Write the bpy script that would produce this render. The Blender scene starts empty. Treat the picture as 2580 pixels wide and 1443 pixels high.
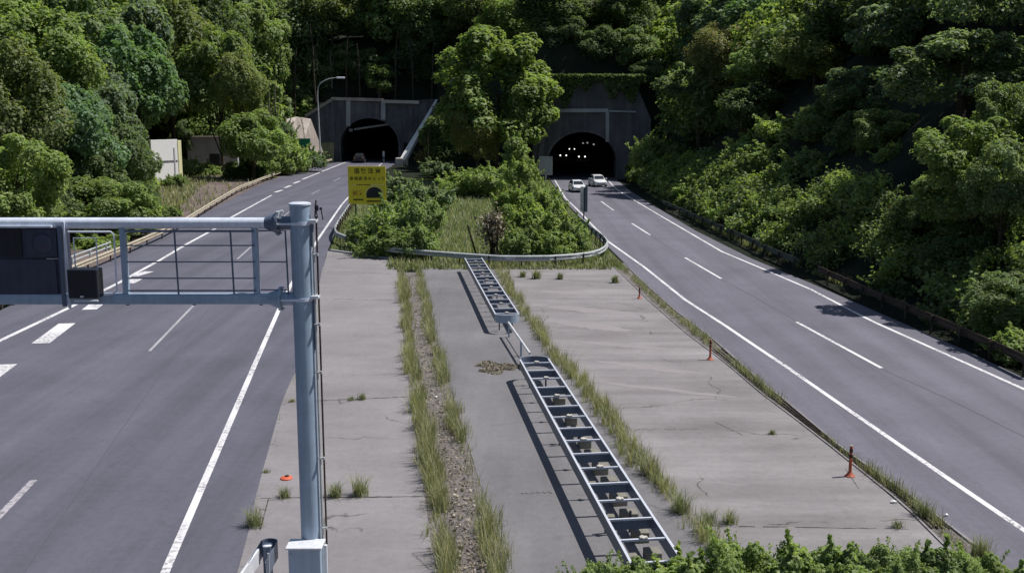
import bpy, bmesh, math, random
import numpy as np
from mathutils import Vector
R = math.radians
random.seed(7); RNG = np.random.default_rng(7)
SC = bpy.context.scene; COL = SC.collection
# ------------------------------------------------------------------ camera, sky, sun
CAMH, FPX, HORIZ = 9.3, 2577.0, 436.0
PITCH = math.atan(HORIZ/FPX)
cam = bpy.data.cameras.new("camera"); camo = bpy.data.objects.new("camera", cam); COL.objects.link(camo)
camo.location = (0, 0, CAMH); camo.rotation_euler = (R(90)-PITCH, 0, 0)
cam.lens = 36.0*FPX/2580.0; cam.sensor_width = 36.0; cam.clip_start = .1; cam.clip_end = 3000
SC.camera = camo
SUN_EL, SUN_AZ = R(60), math.atan2(1.0, 0.22)          # azimuth clockwise from +Y: sun stands to the right, a little beyond
w = bpy.data.worlds.new("World"); SC.world = w; w.use_nodes = True
nt = w.node_tree; sky = nt.nodes.new('ShaderNodeTexSky'); sky.sky_type = 'NISHITA'; sky.sun_disc = False
sky.sun_elevation = SUN_EL; sky.sun_rotation = SUN_AZ
nt.links.new(sky.outputs[0], nt.nodes['Background'].inputs[0]); nt.nodes['Background'].inputs[1].default_value = 0.08
sl = bpy.data.lights.new("sun", 'SUN'); sl.energy = 4.8; sl.angle = R(.5); sl.color = (1, .96, .92)
so = bpy.data.objects.new("sun", sl); COL.objects.link(so)
sd = Vector((math.sin(SUN_AZ)*math.cos(SUN_EL), math.cos(SUN_AZ)*math.cos(SUN_EL), math.sin(SUN_EL)))
so.rotation_euler = sd.to_track_quat('Z', 'Y').to_euler(); so.location = (60, 20, 90)
SC.view_settings.view_transform = 'Standard'; SC.view_settings.look = 'None'
SC.view_settings.exposure = 0.0; SC.view_settings.gamma = 1.0
try:
    SC.cycles.max_bounces = 6; SC.cycles.transparent_max_bounces = 4
except Exception: pass

# ------------------------------------------------------------------ measuring: photo pixel -> place
CP, SP = math.cos(PITCH), math.sin(PITCH)
def ray(px, py):
    u = (px-1290)/FPX; v = (721.5-py)/FPX
    return (u, CP+v*SP, -SP+v*CP)
def G(px, py, z=0.0):                # point of the level z seen at a pixel
    d = ray(px, py); t = (z-CAMH)/d[2]
    return (d[0]*t, d[1]*t)
def V(px, py, Y):                    # point of the upright plane at depth Y seen at a pixel
    d = ray(px, py); t = Y/d[1]
    return (d[0]*t, Y, CAMH+d[2]*t)
def GP(pts, z=0.0): return [G(a, b, z) for a, b in pts]
def interp(poly, y):                 # x of a polyline (sorted by y) at y
    if y <= poly[0][1]:
        (x0, y0), (x1, y1) = poly[0], poly[1]
    elif y >= poly[-1][1]:
        (x0, y0), (x1, y1) = poly[-2], poly[-1]
    else:
        for i in range(len(poly)-1):
            if poly[i][1] <= y <= poly[i+1][1]:
                (x0, y0), (x1, y1) = poly[i], poly[i+1]; break
    return x0+(x1-x0)*(y-y0)/max(1e-6, (y1-y0))

# ------------------------------------------------------------------ object helpers
def tag(o, label=None, cat=None, group=None, kind=None):
    if label: o['label'] = label
    if cat: o['category'] = cat
    if group: o['group'] = group
    if kind: o['kind'] = kind
    return o
def empty(name, loc, label, cat, group=None, rz=0):
    o = bpy.data.objects.new(name, None); COL.objects.link(o); o.location = loc; o.rotation_euler = (0, 0, rz)
    o.empty_display_size = .3
    return tag(o, label, cat, group)
def link(name, me, mats, parent=None, smooth=False):
    o = bpy.data.objects.new(name, me); COL.objects.link(o)
    for m in (mats if isinstance(mats, (list, tuple)) else [mats]): me.materials.append(m)
    if parent: o.parent = parent
    if smooth: me.polygons.foreach_set('use_smooth', [True]*len(me.polygons))
    return o
def raw(name, verts, faces, mats, parent=None, smooth=False, mi=None):
    me = bpy.data.meshes.new(name)
    me.from_pydata([tuple(v) for v in verts], [], [tuple(f) for f in faces]); me.update()
    o = link(name, me, mats, parent, smooth)
    if mi is not None: me.polygons.foreach_set('material_index', mi)
    return o
def quads_mesh(name, P):             # P: (n,4,3) separate quads
    n = len(P); me = bpy.data.meshes.new(name)
    me.vertices.add(n*4); me.vertices.foreach_set('co', P.astype(np.float32).ravel())
    me.loops.add(n*4); me.loops.foreach_set('vertex_index', np.arange(n*4, dtype=np.int32))
    me.polygons.add(n); me.polygons.foreach_set('loop_start', np.arange(0, n*4, 4, dtype=np.int32))
    me.polygons.foreach_set('loop_total', np.full(n, 4, dtype=np.int32))
    me.update(calc_edges=True); me.validate(); return me
class MB:                            # collects shapes for ONE mesh
    def __init__(s): s.v = []; s.f = []; s.m = []; s.cur = 0
    def add(s, vs, fs):
        b = len(s.v); s.v += [tuple(v) for v in vs]; s.f += [tuple(b+i for i in f) for f in fs]; s.m += [s.cur]*len(fs)
    def box(s, c, d, rz=0.0, bev=0.0):
        x, y, z = d[0]/2, d[1]/2, d[2]/2; b = min(bev, x*.9, y*.9, z*.9); co, si = math.cos(rz), math.sin(rz)
        def T(p): return (c[0]+p[0]*co-p[1]*si, c[1]+p[0]*si+p[1]*co, c[2]+p[2])
        if b <= 0:
            vs = [T((sx*x, sy*y, sz*z)) for sz in (-1, 1) for sy in (-1, 1) for sx in (-1, 1)]
            s.add(vs, [(0, 2, 3, 1), (4, 5, 7, 6), (0, 1, 5, 4), (2, 6, 7, 3), (0, 4, 6, 2), (1, 3, 7, 5)])
        else:
            bm = bmesh.new(); bmesh.ops.create_cube(bm, size=1)
            for v in bm.verts: v.co = Vector((v.co.x*2*x, v.co.y*2*y, v.co.z*2*z))
            bmesh.ops.bevel(bm, geom=list(bm.edges), offset=b, segments=2, affect='EDGES', profile=.5)
            bm.verts.index_update()
            s.add([T(v.co) for v in bm.verts], [[v.index for v in f.verts] for f in bm.faces]); bm.free()
        return s
    def tube(s, pts, r, n=12, caps=True):
        pts = [Vector(p) for p in pts]; rs = r if isinstance(r, (list, tuple)) else [r]*len(pts)
        rings = []; up = None
        for i, p in enumerate(pts):
            t = (pts[min(i+1, len(pts)-1)]-pts[max(i-1, 0)]).normalized()
            if up is None:
                up = Vector((0, 0, 1)) if abs(t.z) < .9 else Vector((0, 1, 0))
            a = t.cross(up).normalized(); b = a.cross(t).normalized(); up = b
            rings.append([p+(a*math.cos(2*math.pi*k/n)+b*math.sin(2*math.pi*k/n))*rs[i] for k in range(n)])
        vs = [v for rg in rings for v in rg]; fs = []
        for i in range(len(pts)-1):
            for k in range(n):
                k2 = (k+1) % n; fs.append((i*n+k, i*n+k2, (i+1)*n+k2, (i+1)*n+k))
        if caps:
            fs.append(tuple(range(n-1, -1, -1))); fs.append(tuple((len(pts)-1)*n+k for k in range(n)))
        s.add(vs, fs); return s
    def loft(s, secs, closed=True, caps=True):       # secs: list of equal-length point rings
        n = len(secs[0]); vs = [v for c in secs for v in c]; fs = []
        for i in range(len(secs)-1):
            for k in range(n if closed else n-1):
                k2 = (k+1) % n; fs.append((i*n+k, i*n+k2, (i+1)*n+k2, (i+1)*n+k))
        if caps and closed:
            fs.append(tuple(range(n-1, -1, -1))); fs.append(tuple((len(secs)-1)*n+k for k in range(n)))
        s.add(vs, fs); return s
    def prism(s, poly, y0, y1):                       # outline in x,z pushed from y0 to y1
        n = len(poly)
        vs = [(x, y0, z) for x, z in poly]+[(x, y1, z) for x, z in poly]
        s.add(vs, [tuple(range(n)), tuple(range(2*n-1, n-1, -1))]+[(i, i+n, (i+1) % n+n, (i+1) % n) for i in range(n)]); return s
    def build(s, name, mats, parent=None, smooth=False, fix=True):
        o = raw(name, s.v, s.f, mats, parent, False, s.m)
        if fix:
            bm = bmesh.new(); bm.from_mesh(o.data); bmesh.ops.recalc_face_normals(bm, faces=bm.faces); bm.to_mesh(o.data); bm.free()
        if smooth:
            o.data.polygons.foreach_set('use_smooth', [True]*len(o.data.polygons))
            try: o.data.set_sharp_from_angle(angle=R(38))
            except Exception: pass
        return o

# ------------------------------------------------------------------ materials
def new_mat(name, col=(.5, .5, .5), rough=.7, metal=0.0, spec=.4):
    m = bpy.data.materials.new(name); m.use_nodes = True
    b = m.node_tree.nodes['Principled BSDF']; b.inputs['Base Color'].default_value = (*col, 1)
    b.inputs['Roughness'].default_value = rough; b.inputs['Metallic'].default_value = metal
    try: b.inputs['Specular IOR Level'].default_value = spec
    except Exception: pass
    return m, m.node_tree, b
def nd(t, k, **kw):
    n = t.nodes.new(k)
    for a, v in kw.items(): setattr(n, a, v)
    return n
def noise(t, vec, scale, detail=5, rough=.6, dist=0):
    n = nd(t, 'ShaderNodeTexNoise'); n.inputs['Scale'].default_value = scale; n.inputs['Detail'].default_value = detail
    n.inputs['Roughness'].default_value = rough; n.inputs['Distortion'].default_value = dist
    t.links.new(vec, n.inputs['Vector']); return n.outputs['Fac']
def ramp(t, fac, stops):
    n = nd(t, 'ShaderNodeValToRGB'); e = n.color_ramp.elements
    while len(e) < len(stops): e.new(.5)
    for i, (p, c) in enumerate(stops): e[i].position = p; e[i].color = (*c, 1) if len(c) == 3 else c
    t.links.new(fac, n.inputs[0]); return n.outputs[0]
def mix(t, a, b, fac, mode='MIX'):
    n = nd(t, 'ShaderNodeMix', data_type='RGBA', blend_type=mode)
    for i, v in ((6, a), (7, b), (0, fac)):
        if hasattr(v, 'links'): t.links.new(v, n.inputs[i])
        elif isinstance(v, (int, float)): n.inputs[i].default_value = v
        else: n.inputs[i].default_value = (*v, 1)
    return n.outputs[2]
def coords(t, scale=(1, 1, 1), rot=0):
    tc = nd(t, 'ShaderNodeTexCoord'); mp = nd(t, 'ShaderNodeMapping'); mp.inputs['Scale'].default_value = scale
    mp.inputs['Rotation'].default_value = (0, 0, rot)
    t.links.new(tc.outputs['Object'], mp.inputs[0]); return mp.outputs[0]
def bump(t, b, h, s=.3, d=.02):
    n = nd(t, 'ShaderNodeBump'); n.inputs['Strength'].default_value = s; n.inputs['Distance'].default_value = d
    t.links.new(h, n.inputs['Height']); t.links.new(n.outputs[0], b.inputs['Normal'])
G3 = lambda a: (a, a, a)
def pavement(name, base, stops_lo=.82, stops_hi=1.14, streak_rot=0.1, streak=(2.2, .08, 1), streak_amt=.35, grain=.12, crack=0.0):
    m, t, b = new_mat(name, base, .88, spec=.25); c = coords(t)
    big = ramp(t, noise(t, c, .22, 6, .62), [(.3, G3(stops_lo)), (.7, G3(stops_hi))])
    fine = ramp(t, noise(t, c, 38, 3, .7), [(.3, G3(1-grain)), (.7, G3(1+grain))])
    st = ramp(t, noise(t, coords(t, streak, streak_rot), 1.0, 5, .6), [(.35, G3(1-streak_amt/2)), (.68, G3(1+streak_amt/2))])
    col = mix(t, mix(t, mix(t, base, big, 1, 'MULTIPLY'), fine, 1, 'MULTIPLY'), st, 1, 'MULTIPLY')
    md = ramp(t, noise(t, c, 4.5, 8, .8), [(.28, G3(.86)), (.5, G3(1)), (.74, G3(1.12))]); col = mix(t, col, md, 1, 'MULTIPLY')
    sp = ramp(t, noise(t, c, 16, 2, .5), [(.69, G3(1)), (.74, G3(.62))]); col = mix(t, col, sp, 1, 'MULTIPLY')
    blot = ramp(t, noise(t, c, 1.3, 6, .75, .6), [(.58, G3(0)), (.70, G3(1))])
    col = mix(t, col, (base[0]*.62, base[1]*.6, base[2]*.58), mix(t, G3(0), blot, .35))
    if crack > 0:
        v = nd(t, 'ShaderNodeTexVoronoi', feature='DISTANCE_TO_EDGE'); v.inputs['Scale'].default_value = .16
        wv = nd(t, 'ShaderNodeVectorMath', operation='ADD')
        nz = nd(t, 'ShaderNodeTexNoise'); nz.inputs['Scale'].default_value = .9; nz.inputs['Detail'].default_value = 6
        t.links.new(c, nz.inputs['Vector']); t.links.new(c, wv.inputs[0]); t.links.new(nz.outputs['Color'], wv.inputs[1]); t.links.new(wv.outputs[0], v.inputs['Vector'])
        cr = ramp(t, v.outputs[0], [(.0, G3(1)), (.0045, G3(0))])
        gate = ramp(t, noise(t, c, .35, 2), [(.52, G3(0)), (.56, G3(crack))])
        col = mix(t, col, (.05, .045, .04), mix(t, cr, gate, 1, 'MULTIPLY'))
    t.links.new(col, b.inputs['Base Color']); bump(t, b, noise(t, c, 30, 4, .7), .35, .01)
    return m
M = {}
M['asphalt_l'] = pavement('asphalt_left', (.121, .120, .152), .86, 1.1, .13, (.75, .02, 1), .3, .12)
M['asphalt_r'] = pavement('asphalt_right', (.152, .148, .178), .86, 1.1, -.16, (.7, .02, 1), .32, .12)
M['conc_l'] = pavement('concrete_left', (.252, .237, .243), .80, 1.12, .0, (.2, .9, 1), .12, .10, .8)
M['conc_m'] = pavement('concrete_middle', (.184, .179, .186), .82, 1.10, .1, (.9, .09, 1), .22, .10, .5)
M['conc_r'] = pavement('concrete_right', (.252, .238, .240), .78, 1.14, .05, (.10, .8, 1), .34, .10, .9)
M['verge'] = pavement('old_verge_asphalt', (.16, .125, .115), .75, 1.2, .2, (.2, .2, 1), .3, .2)
def paint(name, col, asph, wear=.49):
    m, t, b = new_mat(name, col, .6, spec=.3); c = coords(t)
    wr = ramp(t, noise(t, c, 7, 8, .8), [(wear, G3(0)), (wear+.07, G3(1))])
    gate = ramp(t, noise(t, c, .35, 2, .5), [(.42, G3(0)), (.6, G3(1))])
    dirt = ramp(t, noise(t, c, 1.7, 5, .7), [(.3, G3(.84)), (.7, G3(1))])
    t.links.new(mix(t, mix(t, col, dirt, 1, 'MULTIPLY'), asph, mix(t, wr, gate, 1, 'MULTIPLY')), b.inputs['Base Color']); return m
M['paint'] = paint('road_paint', (.80, .79, .80), (.2, .19, .21))
M['paint_old'] = paint('faded_road_paint', (.46, .44, .47), (.19, .18, .2), .50)
M['joint'], _, _ = new_mat('joint_dirt', (.05, .045, .035), .95)
def soil(name, a, b_, c_, sc=.6):
    m, t, b = new_mat(name, a, .95, spec=.1); c = coords(t)
    col = ramp(t, noise(t, c, sc, 8, .7), [(.32, a), (.5, b_), (.68, c_)])
    g = ramp(t, noise(t, c, 9, 5, .7), [(.3, G3(.6)), (.7, G3(1.35))])
    t.links.new(mix(t, col, g, 1, 'MULTIPLY'), b.inputs['Base Color']); bump(t, b, noise(t, c, 3, 8, .7), 1, .2); return m
M['hill'] = soil('forest_floor', (.016, .02, .014), (.024, .029, .019), (.034, .038, .024))
M['turf'] = soil('turf', (.06, .085, .025), (.095, .13, .04), (.13, .14, .06), .35)
M['dirt'] = soil('dirt_strip', (.17, .155, .14), (.225, .205, .195), (.265, .245, .235), 2.5)
def foliage(name, a, b_, c_, trans=.5, rough=.55, nz=.35):
    m, t, b = new_mat(name, a, rough, spec=.35)
    g = nd(t, 'ShaderNodeNewGeometry'); c = coords(t)
    isl = ramp(t, g.outputs['Random Per Island'], [(0, a), (.5, b_), (1, c_)])
    br = ramp(t, noise(t, c, nz, 3, .6), [(.3, G3(.72)), (.7, G3(1.3))])
    oi = nd(t, 'ShaderNodeObjectInfo'); orr = ramp(t, oi.outputs['Random'], [(0, (.84, .86, .9)), (.5, (1, 1, 1)), (1, (1.1, 1.08, .98))])
    col = mix(t, mix(t, isl, br, 1, 'MULTIPLY'), orr, 1, 'MULTIPLY')
    t.links.new(col, b.inputs['Base Color'])
    tr = nd(t, 'ShaderNodeBsdfTranslucent'); t.links.new(mix(t, col, (1.25, 1.3, .55), 1, 'MULTIPLY'), tr.inputs[0])
    ms = nd(t, 'ShaderNodeMixShader'); ms.inputs[0].default_value = trans
    t.links.new(b.outputs[0], ms.inputs[1]); t.links.new(tr.outputs[0], ms.inputs[2])
    t.links.new(ms.outputs[0], t.nodes['Material Output'].inputs[0]); return m
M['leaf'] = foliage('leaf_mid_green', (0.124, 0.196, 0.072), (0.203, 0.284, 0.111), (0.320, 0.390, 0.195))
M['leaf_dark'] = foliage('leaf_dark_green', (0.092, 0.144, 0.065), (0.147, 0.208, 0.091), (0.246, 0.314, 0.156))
M['leaf_yel'] = foliage('leaf_olive', (0.167, 0.258, 0.077), (0.246, 0.340, 0.104), (0.345, 0.416, 0.156))
M['leaf_grey'] = foliage('leaf_grey_green', (0.124, 0.188, 0.104), (0.197, 0.270, 0.156), (0.332, 0.402, 0.272))
M['leaf_red'] = foliage('leaf_reddish', (0.161, 0.240, 0.091), (0.246, 0.264, 0.111), (0.345, 0.252, 0.116))
M['leaf_rust'] = foliage('leaf_rust', (0.184, 0.176, 0.091), (0.308, 0.214, 0.111), (0.234, 0.252, 0.116))
M['leaf_lime'] = foliage('leaf_lime', (0.178, 0.264, 0.088), (0.265, 0.365, 0.137), (0.419, 0.491, 0.246))
M['grass'] = foliage('grass_blades', (.15, .19, .085), (.25, .28, .15), (.40, .40, .27), .3, .7, 1.1)
M['drygrass'] = foliage('dry_grass', (.34, .32, .18), (.44, .41, .27), (.52, .48, .34), .3, .8, 1.5)
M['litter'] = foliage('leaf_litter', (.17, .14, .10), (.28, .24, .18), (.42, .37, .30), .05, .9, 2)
M['leaf_olive'] = foliage('leaf_warm_olive', (0.154, 0.204, 0.073), (0.227, 0.270, 0.101), (0.319, 0.348, 0.168))
M['leaf_cool'] = foliage('leaf_cool_green', (0.093, 0.180, 0.084), (0.144, 0.240, 0.118), (0.247, 0.360, 0.224))
M['bark'] = soil('bark', (.04, .032, .025), (.075, .062, .05), (.12, .1, .085), 3)
M['bark_pale'] = soil('bark_pale', (.12, .1, .085), (.18, .155, .13), (.22, .2, .17), 3)
def metal_paint(name, col, rough=.45, var=.12, spec=.5):
    m, t, b = new_mat(name, col, rough, spec=spec); c = coords(t)
    v = ramp(t, noise(t, c, 2.2, 6, .7), [(.3, G3(1-var)), (.7, G3(1+var))])
    st = ramp(t, noise(t, coords(t, (9, 9, .5)), 1.2, 5, .7), [(.35, G3(1-var)), (.7, G3(1+var*.6))])
    t.links.new(mix(t, mix(t, col, v, 1, 'MULTIPLY'), st, 1, 'MULTIPLY'), b.inputs['Base Color']); return m
M['bluegrey'] = metal_paint('blue_grey_paint', (.34, .44, .56), .36)
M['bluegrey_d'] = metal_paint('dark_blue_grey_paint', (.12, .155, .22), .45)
M['bluegrey_l'] = metal_paint('pale_metal_and_sun_highlight', (.72, .78, .88), .28)  # pale metal; on the upper beam its colour also carries the sun highlight
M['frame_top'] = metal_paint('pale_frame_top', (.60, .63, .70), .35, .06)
M['galv'] = metal_paint('galvanised', (.46, .49, .50), .45, .2)
M['galv_w'] = metal_paint('bright_metal', (.72, .74, .78), .4)
M['beige'] = metal_paint('beige_rail', (.48, .42, .32), .6, .2)
M['railgreen'] = metal_paint('mossy_rail', (.10, .12, .095), .7, .3)
M['rust'] = metal_paint('rusty_rail', (.085, .06, .045), .8, .3)
M['black'] = metal_paint('black_panel', (.018, .019, .028), .4, .2)
M['navy'] = metal_paint('navy_panel', (.05, .055, .09), .45, .2)
M['orange'] = metal_paint('orange_rubber', (.68, .13, .06), .55, .1)
M['orange_d'] = metal_paint('worn_orange_rubber', (.42, .10, .05), .6, .15)
M['white'] = metal_paint('white_paint', (.78, .78, .76), .35, .05)
M['cream'] = metal_paint('cream_panel', (.75, .68, .62), .6, .08)
M['lemon'] = metal_paint('pale_yellow_edge', (.75, .72, .42), .6, .08)
M['yellow'] = metal_paint('yellow_sign', (.85, .68, .03), .55, .08)
M['yellow_l'] = metal_paint('pale_yellow_line', (.9, .8, .3), .55, .05)
M['signtext'], _, _ = new_mat('sign_lettering', (.09, .07, .012), .6)
M['signred'], _, _ = new_mat('sign_red_lettering', (.40, .16, .03), .6)
M['signdark'], _, _ = new_mat('sign_tunnel_dark', (.022, .022, .026), .6)
M['signgreen'] = metal_paint('green_sign', (.01, .22, .12), .5, .1)
M['glass'], _, _ = new_mat('car_glass', (.02, .025, .03), .08, spec=.8)
M['carwhite'], _, _ = new_mat('car_white', (.78, .79, .80), .22, spec=.6)
M['cardark'], _, _ = new_mat('car_dark', (.02, .022, .03), .25, spec=.6)
M['rubber'], _, _ = new_mat('tyre', (.02, .02, .02), .85)
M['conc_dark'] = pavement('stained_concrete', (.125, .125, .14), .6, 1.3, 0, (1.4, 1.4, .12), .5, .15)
M['conc_wall'] = pavement('grey_concrete_wall', (.38, .39, .41), .8, 1.15, 0, (.8, .8, .1), .3, .1)
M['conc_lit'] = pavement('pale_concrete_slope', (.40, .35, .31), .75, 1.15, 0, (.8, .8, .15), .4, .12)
M['conc_pale'] = pavement('pale_concrete', (.55, .52, .47), .8, 1.1, 0, (1, 1, 1), .2, .12)
M['block'] = pavement('beige_block', (.23, .22, .185), .8, 1.2, 0, (2, 2, 2), .2, .15)
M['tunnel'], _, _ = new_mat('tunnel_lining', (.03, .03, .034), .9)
def lamp_mat(name, col, s):
    m, t, b = new_mat(name, (0, 0, 0)); b.inputs['Emission Color'].default_value = (*col, 1); b.inputs['Emission Strength'].default_value = s; return m
M['lamp'] = lamp_mat('headlamp_lit', (1, .97, .88), 2.2)
M['lamp_dim'] = lamp_mat('headlamp_dim', (1, .9, .85), .28)

# ------------------------------------------------------------------ ground plan, measured off the photograph
LEFT_EDGE = sorted(GP([(0, 782), (200, 692), (330, 628), (480, 556), (560, 514), (640, 472), (720, 440), (800, 416), (850, 403)]), key=lambda p: p[1])
RAIL_L_TOP = [(0, 742), (200, 661), (320, 614), (414, 575), (471, 546), (535, 507), (600, 470), (660, 447), (706, 431), (780, 413), (836, 400)]
E_EDGE = sorted(GP([(605, 1443), (615, 1409), (634, 1337), (649, 1258), (660, 1213), (720, 994), (745, 950), (790, 800), (822, 640), (850, 570), (876, 520), (925, 455), (985, 408)]), key=lambda p: p[1])
LINE_A = GP([(0, 858), (175, 775), (300, 712), (330, 695), (400, 657), (474, 613), (541, 577), (584, 547), (684, 492)])
LINE_D = GP([(415, 1443), (607, 1000), (650, 900), (704, 777), (735, 714), (801, 603), (860, 517), (915, 455), (962, 412)])
LINE_F = GP([(2580, 1335), (2396, 1210), (2091, 1000), (1986, 927), (1911, 877), (1827, 820), (1726, 755), (1622, 672), (1533, 609), (1500, 575), (1481, 555), (1467, 540), (1441, 515), (1425, 500), (1410, 475), (1396, 450)])
LINE_G = GP([(2580, 980), (2204, 812), (2154, 787), (2045, 730), (1919, 676), (1819, 634), (1668, 546), (1575, 491), (1552, 476), (1530, 452)])
R_OUT = sorted(GP([(2580, 952), (2427, 880), (2192, 778), (2037, 711), (1890, 650), (1752, 581), (1647, 518), (1590, 482), (1548, 450)]), key=lambda p: p[1])
GUT_R = sorted(GP([(2547, 1438), (2302, 1250), (2128, 1130), (1965, 994), (1941, 978), (1802, 856), (1701, 780), (1626, 713), (1542, 632), (1500, 590), (1470, 556), (1430, 515), (1392, 455)]), key=lambda p: p[1])
GUT_L = sorted(GP([(2440, 1438), (2396, 1395), (2271, 1270), (2084, 1120), (1994, 1050), (1919, 994), (1827, 915), (1726, 839), (1630, 755), (1584, 709), (1525, 655)]), key=lambda p: p[1])
ROW1 = sorted(GP([(1130, 1443), (1095, 1250), (1085, 1180), (1060, 1060), (1045, 950), (1030, 850), (1018, 740), (1008, 662)]), key=lambda p: p[1])
ROW2 = sorted(GP([(1255, 1443), (1230, 1330), (1190, 1220), (1165, 1130), (1130, 1010), (1115, 950), (1090, 860), (1070, 760), (1050, 668)]), key=lambda p: p[1])
ROW3 = sorted(GP([(1870, 1443), (1730, 1300), (1680, 1240), (1620, 1180), (1580, 1130), (1530, 1050), (1480, 985), (1430, 930), (1380, 870), (1330, 800), (1290, 740), (1240, 655)]), key=lambda p: p[1])
PORTAL_L_Y = 200.0; PORTAL_R_Y = 148.0
TLX = V(932, 400, PORTAL_L_Y)[0]; TRX = V(1467, 440, PORTAL_R_Y)[0]       # tunnel axes at the portals
TL_DIR, TR_DIR = -.03, .057
def ribbon(name, A, B, z, mat, ys, parent=None):                        # sheet between two polylines, sampled at the depths ys
    vs, fs = [], []
    for y in ys:
        xa, xb = interp(A, y), interp(B, y); n = 5
        for k in range(n): vs.append((xa+(xb-xa)*k/(n-1), y, z))
    for i in range(len(ys)-1):
        for k in range(4): a = i*5+k; fs.append((a, a+1, a+6, a+5))
    return raw(name, vs, fs, mat, parent)
def arange(a, b, s): return list(np.arange(a, b, s))+[b]
LE = LEFT_EDGE+[(TLX-5.7, PORTAL_L_Y), (TLX-5.7+TL_DIR*120, PORTAL_L_Y+120)]; LE = sorted([p for p in LE if p[1] < 190]+LE[-2:], key=lambda p: p[1])
EE = [p for p in E_EDGE if p[1] < 190]+[(TLX+5.7, PORTAL_L_Y), (TLX+5.7+TL_DIR*120, PORTAL_L_Y+120)]
RO = [p for p in R_OUT if p[1] < 142]+[(TRX+4.8, PORTAL_R_Y), (TRX+4.8+TR_DIR*204, PORTAL_R_Y+204)]
GR = [p for p in GUT_R if p[1] < 142]+[(TRX-4.7, PORTAL_R_Y), (TRX-4.7+TR_DIR*204, PORTAL_R_Y+204)]
rl = tag(ribbon('road', LE, EE, .004, M['asphalt_l'], arange(-12, 318, 2)), kind='structure')
rr = tag(ribbon('road', GR, RO, .004, M['asphalt_r'], arange(-12, 350, 2)), kind='structure')

# terrain: flat along the roads, wooded slopes beside and behind them
LB = [(-30, -20), (-32, 40), (-34, 67), (-32.5, 92), (-40, 112), (-48, 135), (-57, 165), (-58, 176), (-42, 188), (-38.3, 200), (-38, 230)]
LB = [(x, y) for x, y in LB]
RB = [(x+1.8, y) for x, y in R_OUT if y < 142]+[(TRX+6.2, 147), (TRX+8, 200)]
def Yb(x):
    if x < -38.3: return 200
    if x < -14.7: return 200.6
    if x < 3.0: return 193-(x+14.7)*(40/17.7)
    return 148.6
_hn = np.random.default_rng(3).uniform(-1, 1, (64, 64))
def vnoise(x, y):
    xi, yi = math.floor(x), math.floor(y); fx, fy = x-xi, y-yi
    fx = fx*fx*(3-2*fx); fy = fy*fy*(3-2*fy)
    g = lambda a, b: _hn[a % 64, b % 64]
    return (g(xi, yi)*(1-fx)+g(xi+1, yi)*fx)*(1-fy)+(g(xi, yi+1)*(1-fx)+g(xi+1, yi+1)*fx)*fy
def terrain(x, y):
    h = 0.0; yb = Yb(x)
    xl = interp(LB, min(max(y, -20), 229)); xr = interp(RB, min(max(y, 22), 200))
    if x < xl: h = max(h, (xl-x)*.72)
    if x > xr and y < 175: h = max(h, (x-xr)*(.95 if y > 60 else .85))
    yb = Yb(x)
    if y > yb:
        d = y-yb
        if x < -38.3: hb = d*.8
        elif x < -14.7: hb = 11.2+min(max(0, d-2.8)*1.25, 12.8)+max(0, d-13)*.08+max(0, d-30)*.6
        elif x < 3: hb = min(d*2.4, 20)+max(0, d-8)*.1+max(0, d-35)*.6
        elif x < 21: hb = 13.3+min(max(0, d-2.8)*3, 6.7)+max(0, d-5)*.08+max(0, d-34)*.6
        else: hb = 9+d*.6
        h = max(h, hb)
    if h > 0:
        h = min(h, 46-22*math.exp(-h/46)) if h > 24 else h
        k = min(1, max(0, (y-yb)/6)) if (y > yb and -38.3 < x < 21) else 1
        h += k*(vnoise(x*.13, y*.13)*min(1.2, h*.3)+vnoise(x*.5+9, y*.5)*min(.4, h*.15))
    return h
def terr_z(x, y): return terrain(x, y)-.04
xs = sorted(set([round(v, 2) for v in list(np.arange(-75, 70, 1.5))+[-600, -420, -300, -220, -170, -140, -120, -105, -95, -88, -81, 76, 82, 90, 100, 115, 135, 165, 210, 300, 420, 600]]))
ys = sorted(set([round(v, 2) for v in list(np.arange(0, 262, 1.5))+[-400, -200, -100, -50, -25, -12, 270, 280, 292, 306, 325, 350, 400, 480, 600]]))
tv = [(x, y, terr_z(x, y)) for y in ys for x in xs]; tf = []
nx = len(xs)
for j in range(len(ys)-1):
    for i in range(nx-1):
        q = (j*nx+i, j*nx+i+1, (j+1)*nx+i+1, (j+1)*nx+i); cx = (xs[i]+xs[i+1])/2; cy = (ys[j]+ys[j+1])/2
        zm = min(tv[k][2] for k in q)
        if cy > PORTAL_L_Y-.5 and abs(cx-(TLX+TL_DIR*(cy-PORTAL_L_Y))) < 7.2 and zm < 9: continue
        if cy > PORTAL_R_Y-.5 and abs(cx-(TRX+TR_DIR*(cy-PORTAL_R_Y))) < 6.5 and zm < 8: continue
        tf.append(q)
tag(raw('ground', tv, tf, M['hill'], None, True), kind='structure')

# paved nose between the roads
PAVE_TOP = 58.5
NE = lambda a: [p for p in a]
tag(ribbon('pavement', E_EDGE, [(x-.25, y) for x, y in ROW1], .0, M['conc_l'], arange(-10, 63, 1.5)), kind='structure')
tag(ribbon('pavement', [(x+.2, y) for x, y in ROW2], [(x-.12, y) for x, y in ROW3], .0, M['conc_m'], arange(-10, 61.8, 1.5)), kind='structure')
tag(ribbon('pavement', [(x-.12, y) for x, y in ROW3], GUT_L, .0, M['conc_r'], arange(-10, 62.3, 1.5)), kind='structure')
tag(ribbon('dirt', [(x-.25, y) for x, y in ROW1], [(x+.2, y) for x, y in ROW2], -.012, M['dirt'], arange(-10, 60, 1.0)), kind='structure')
tag(ribbon('gutter', GUT_L, GUT_R, -.016, M['dirt'], arange(-10, 64, 1.0)), kind='structure')
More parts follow.
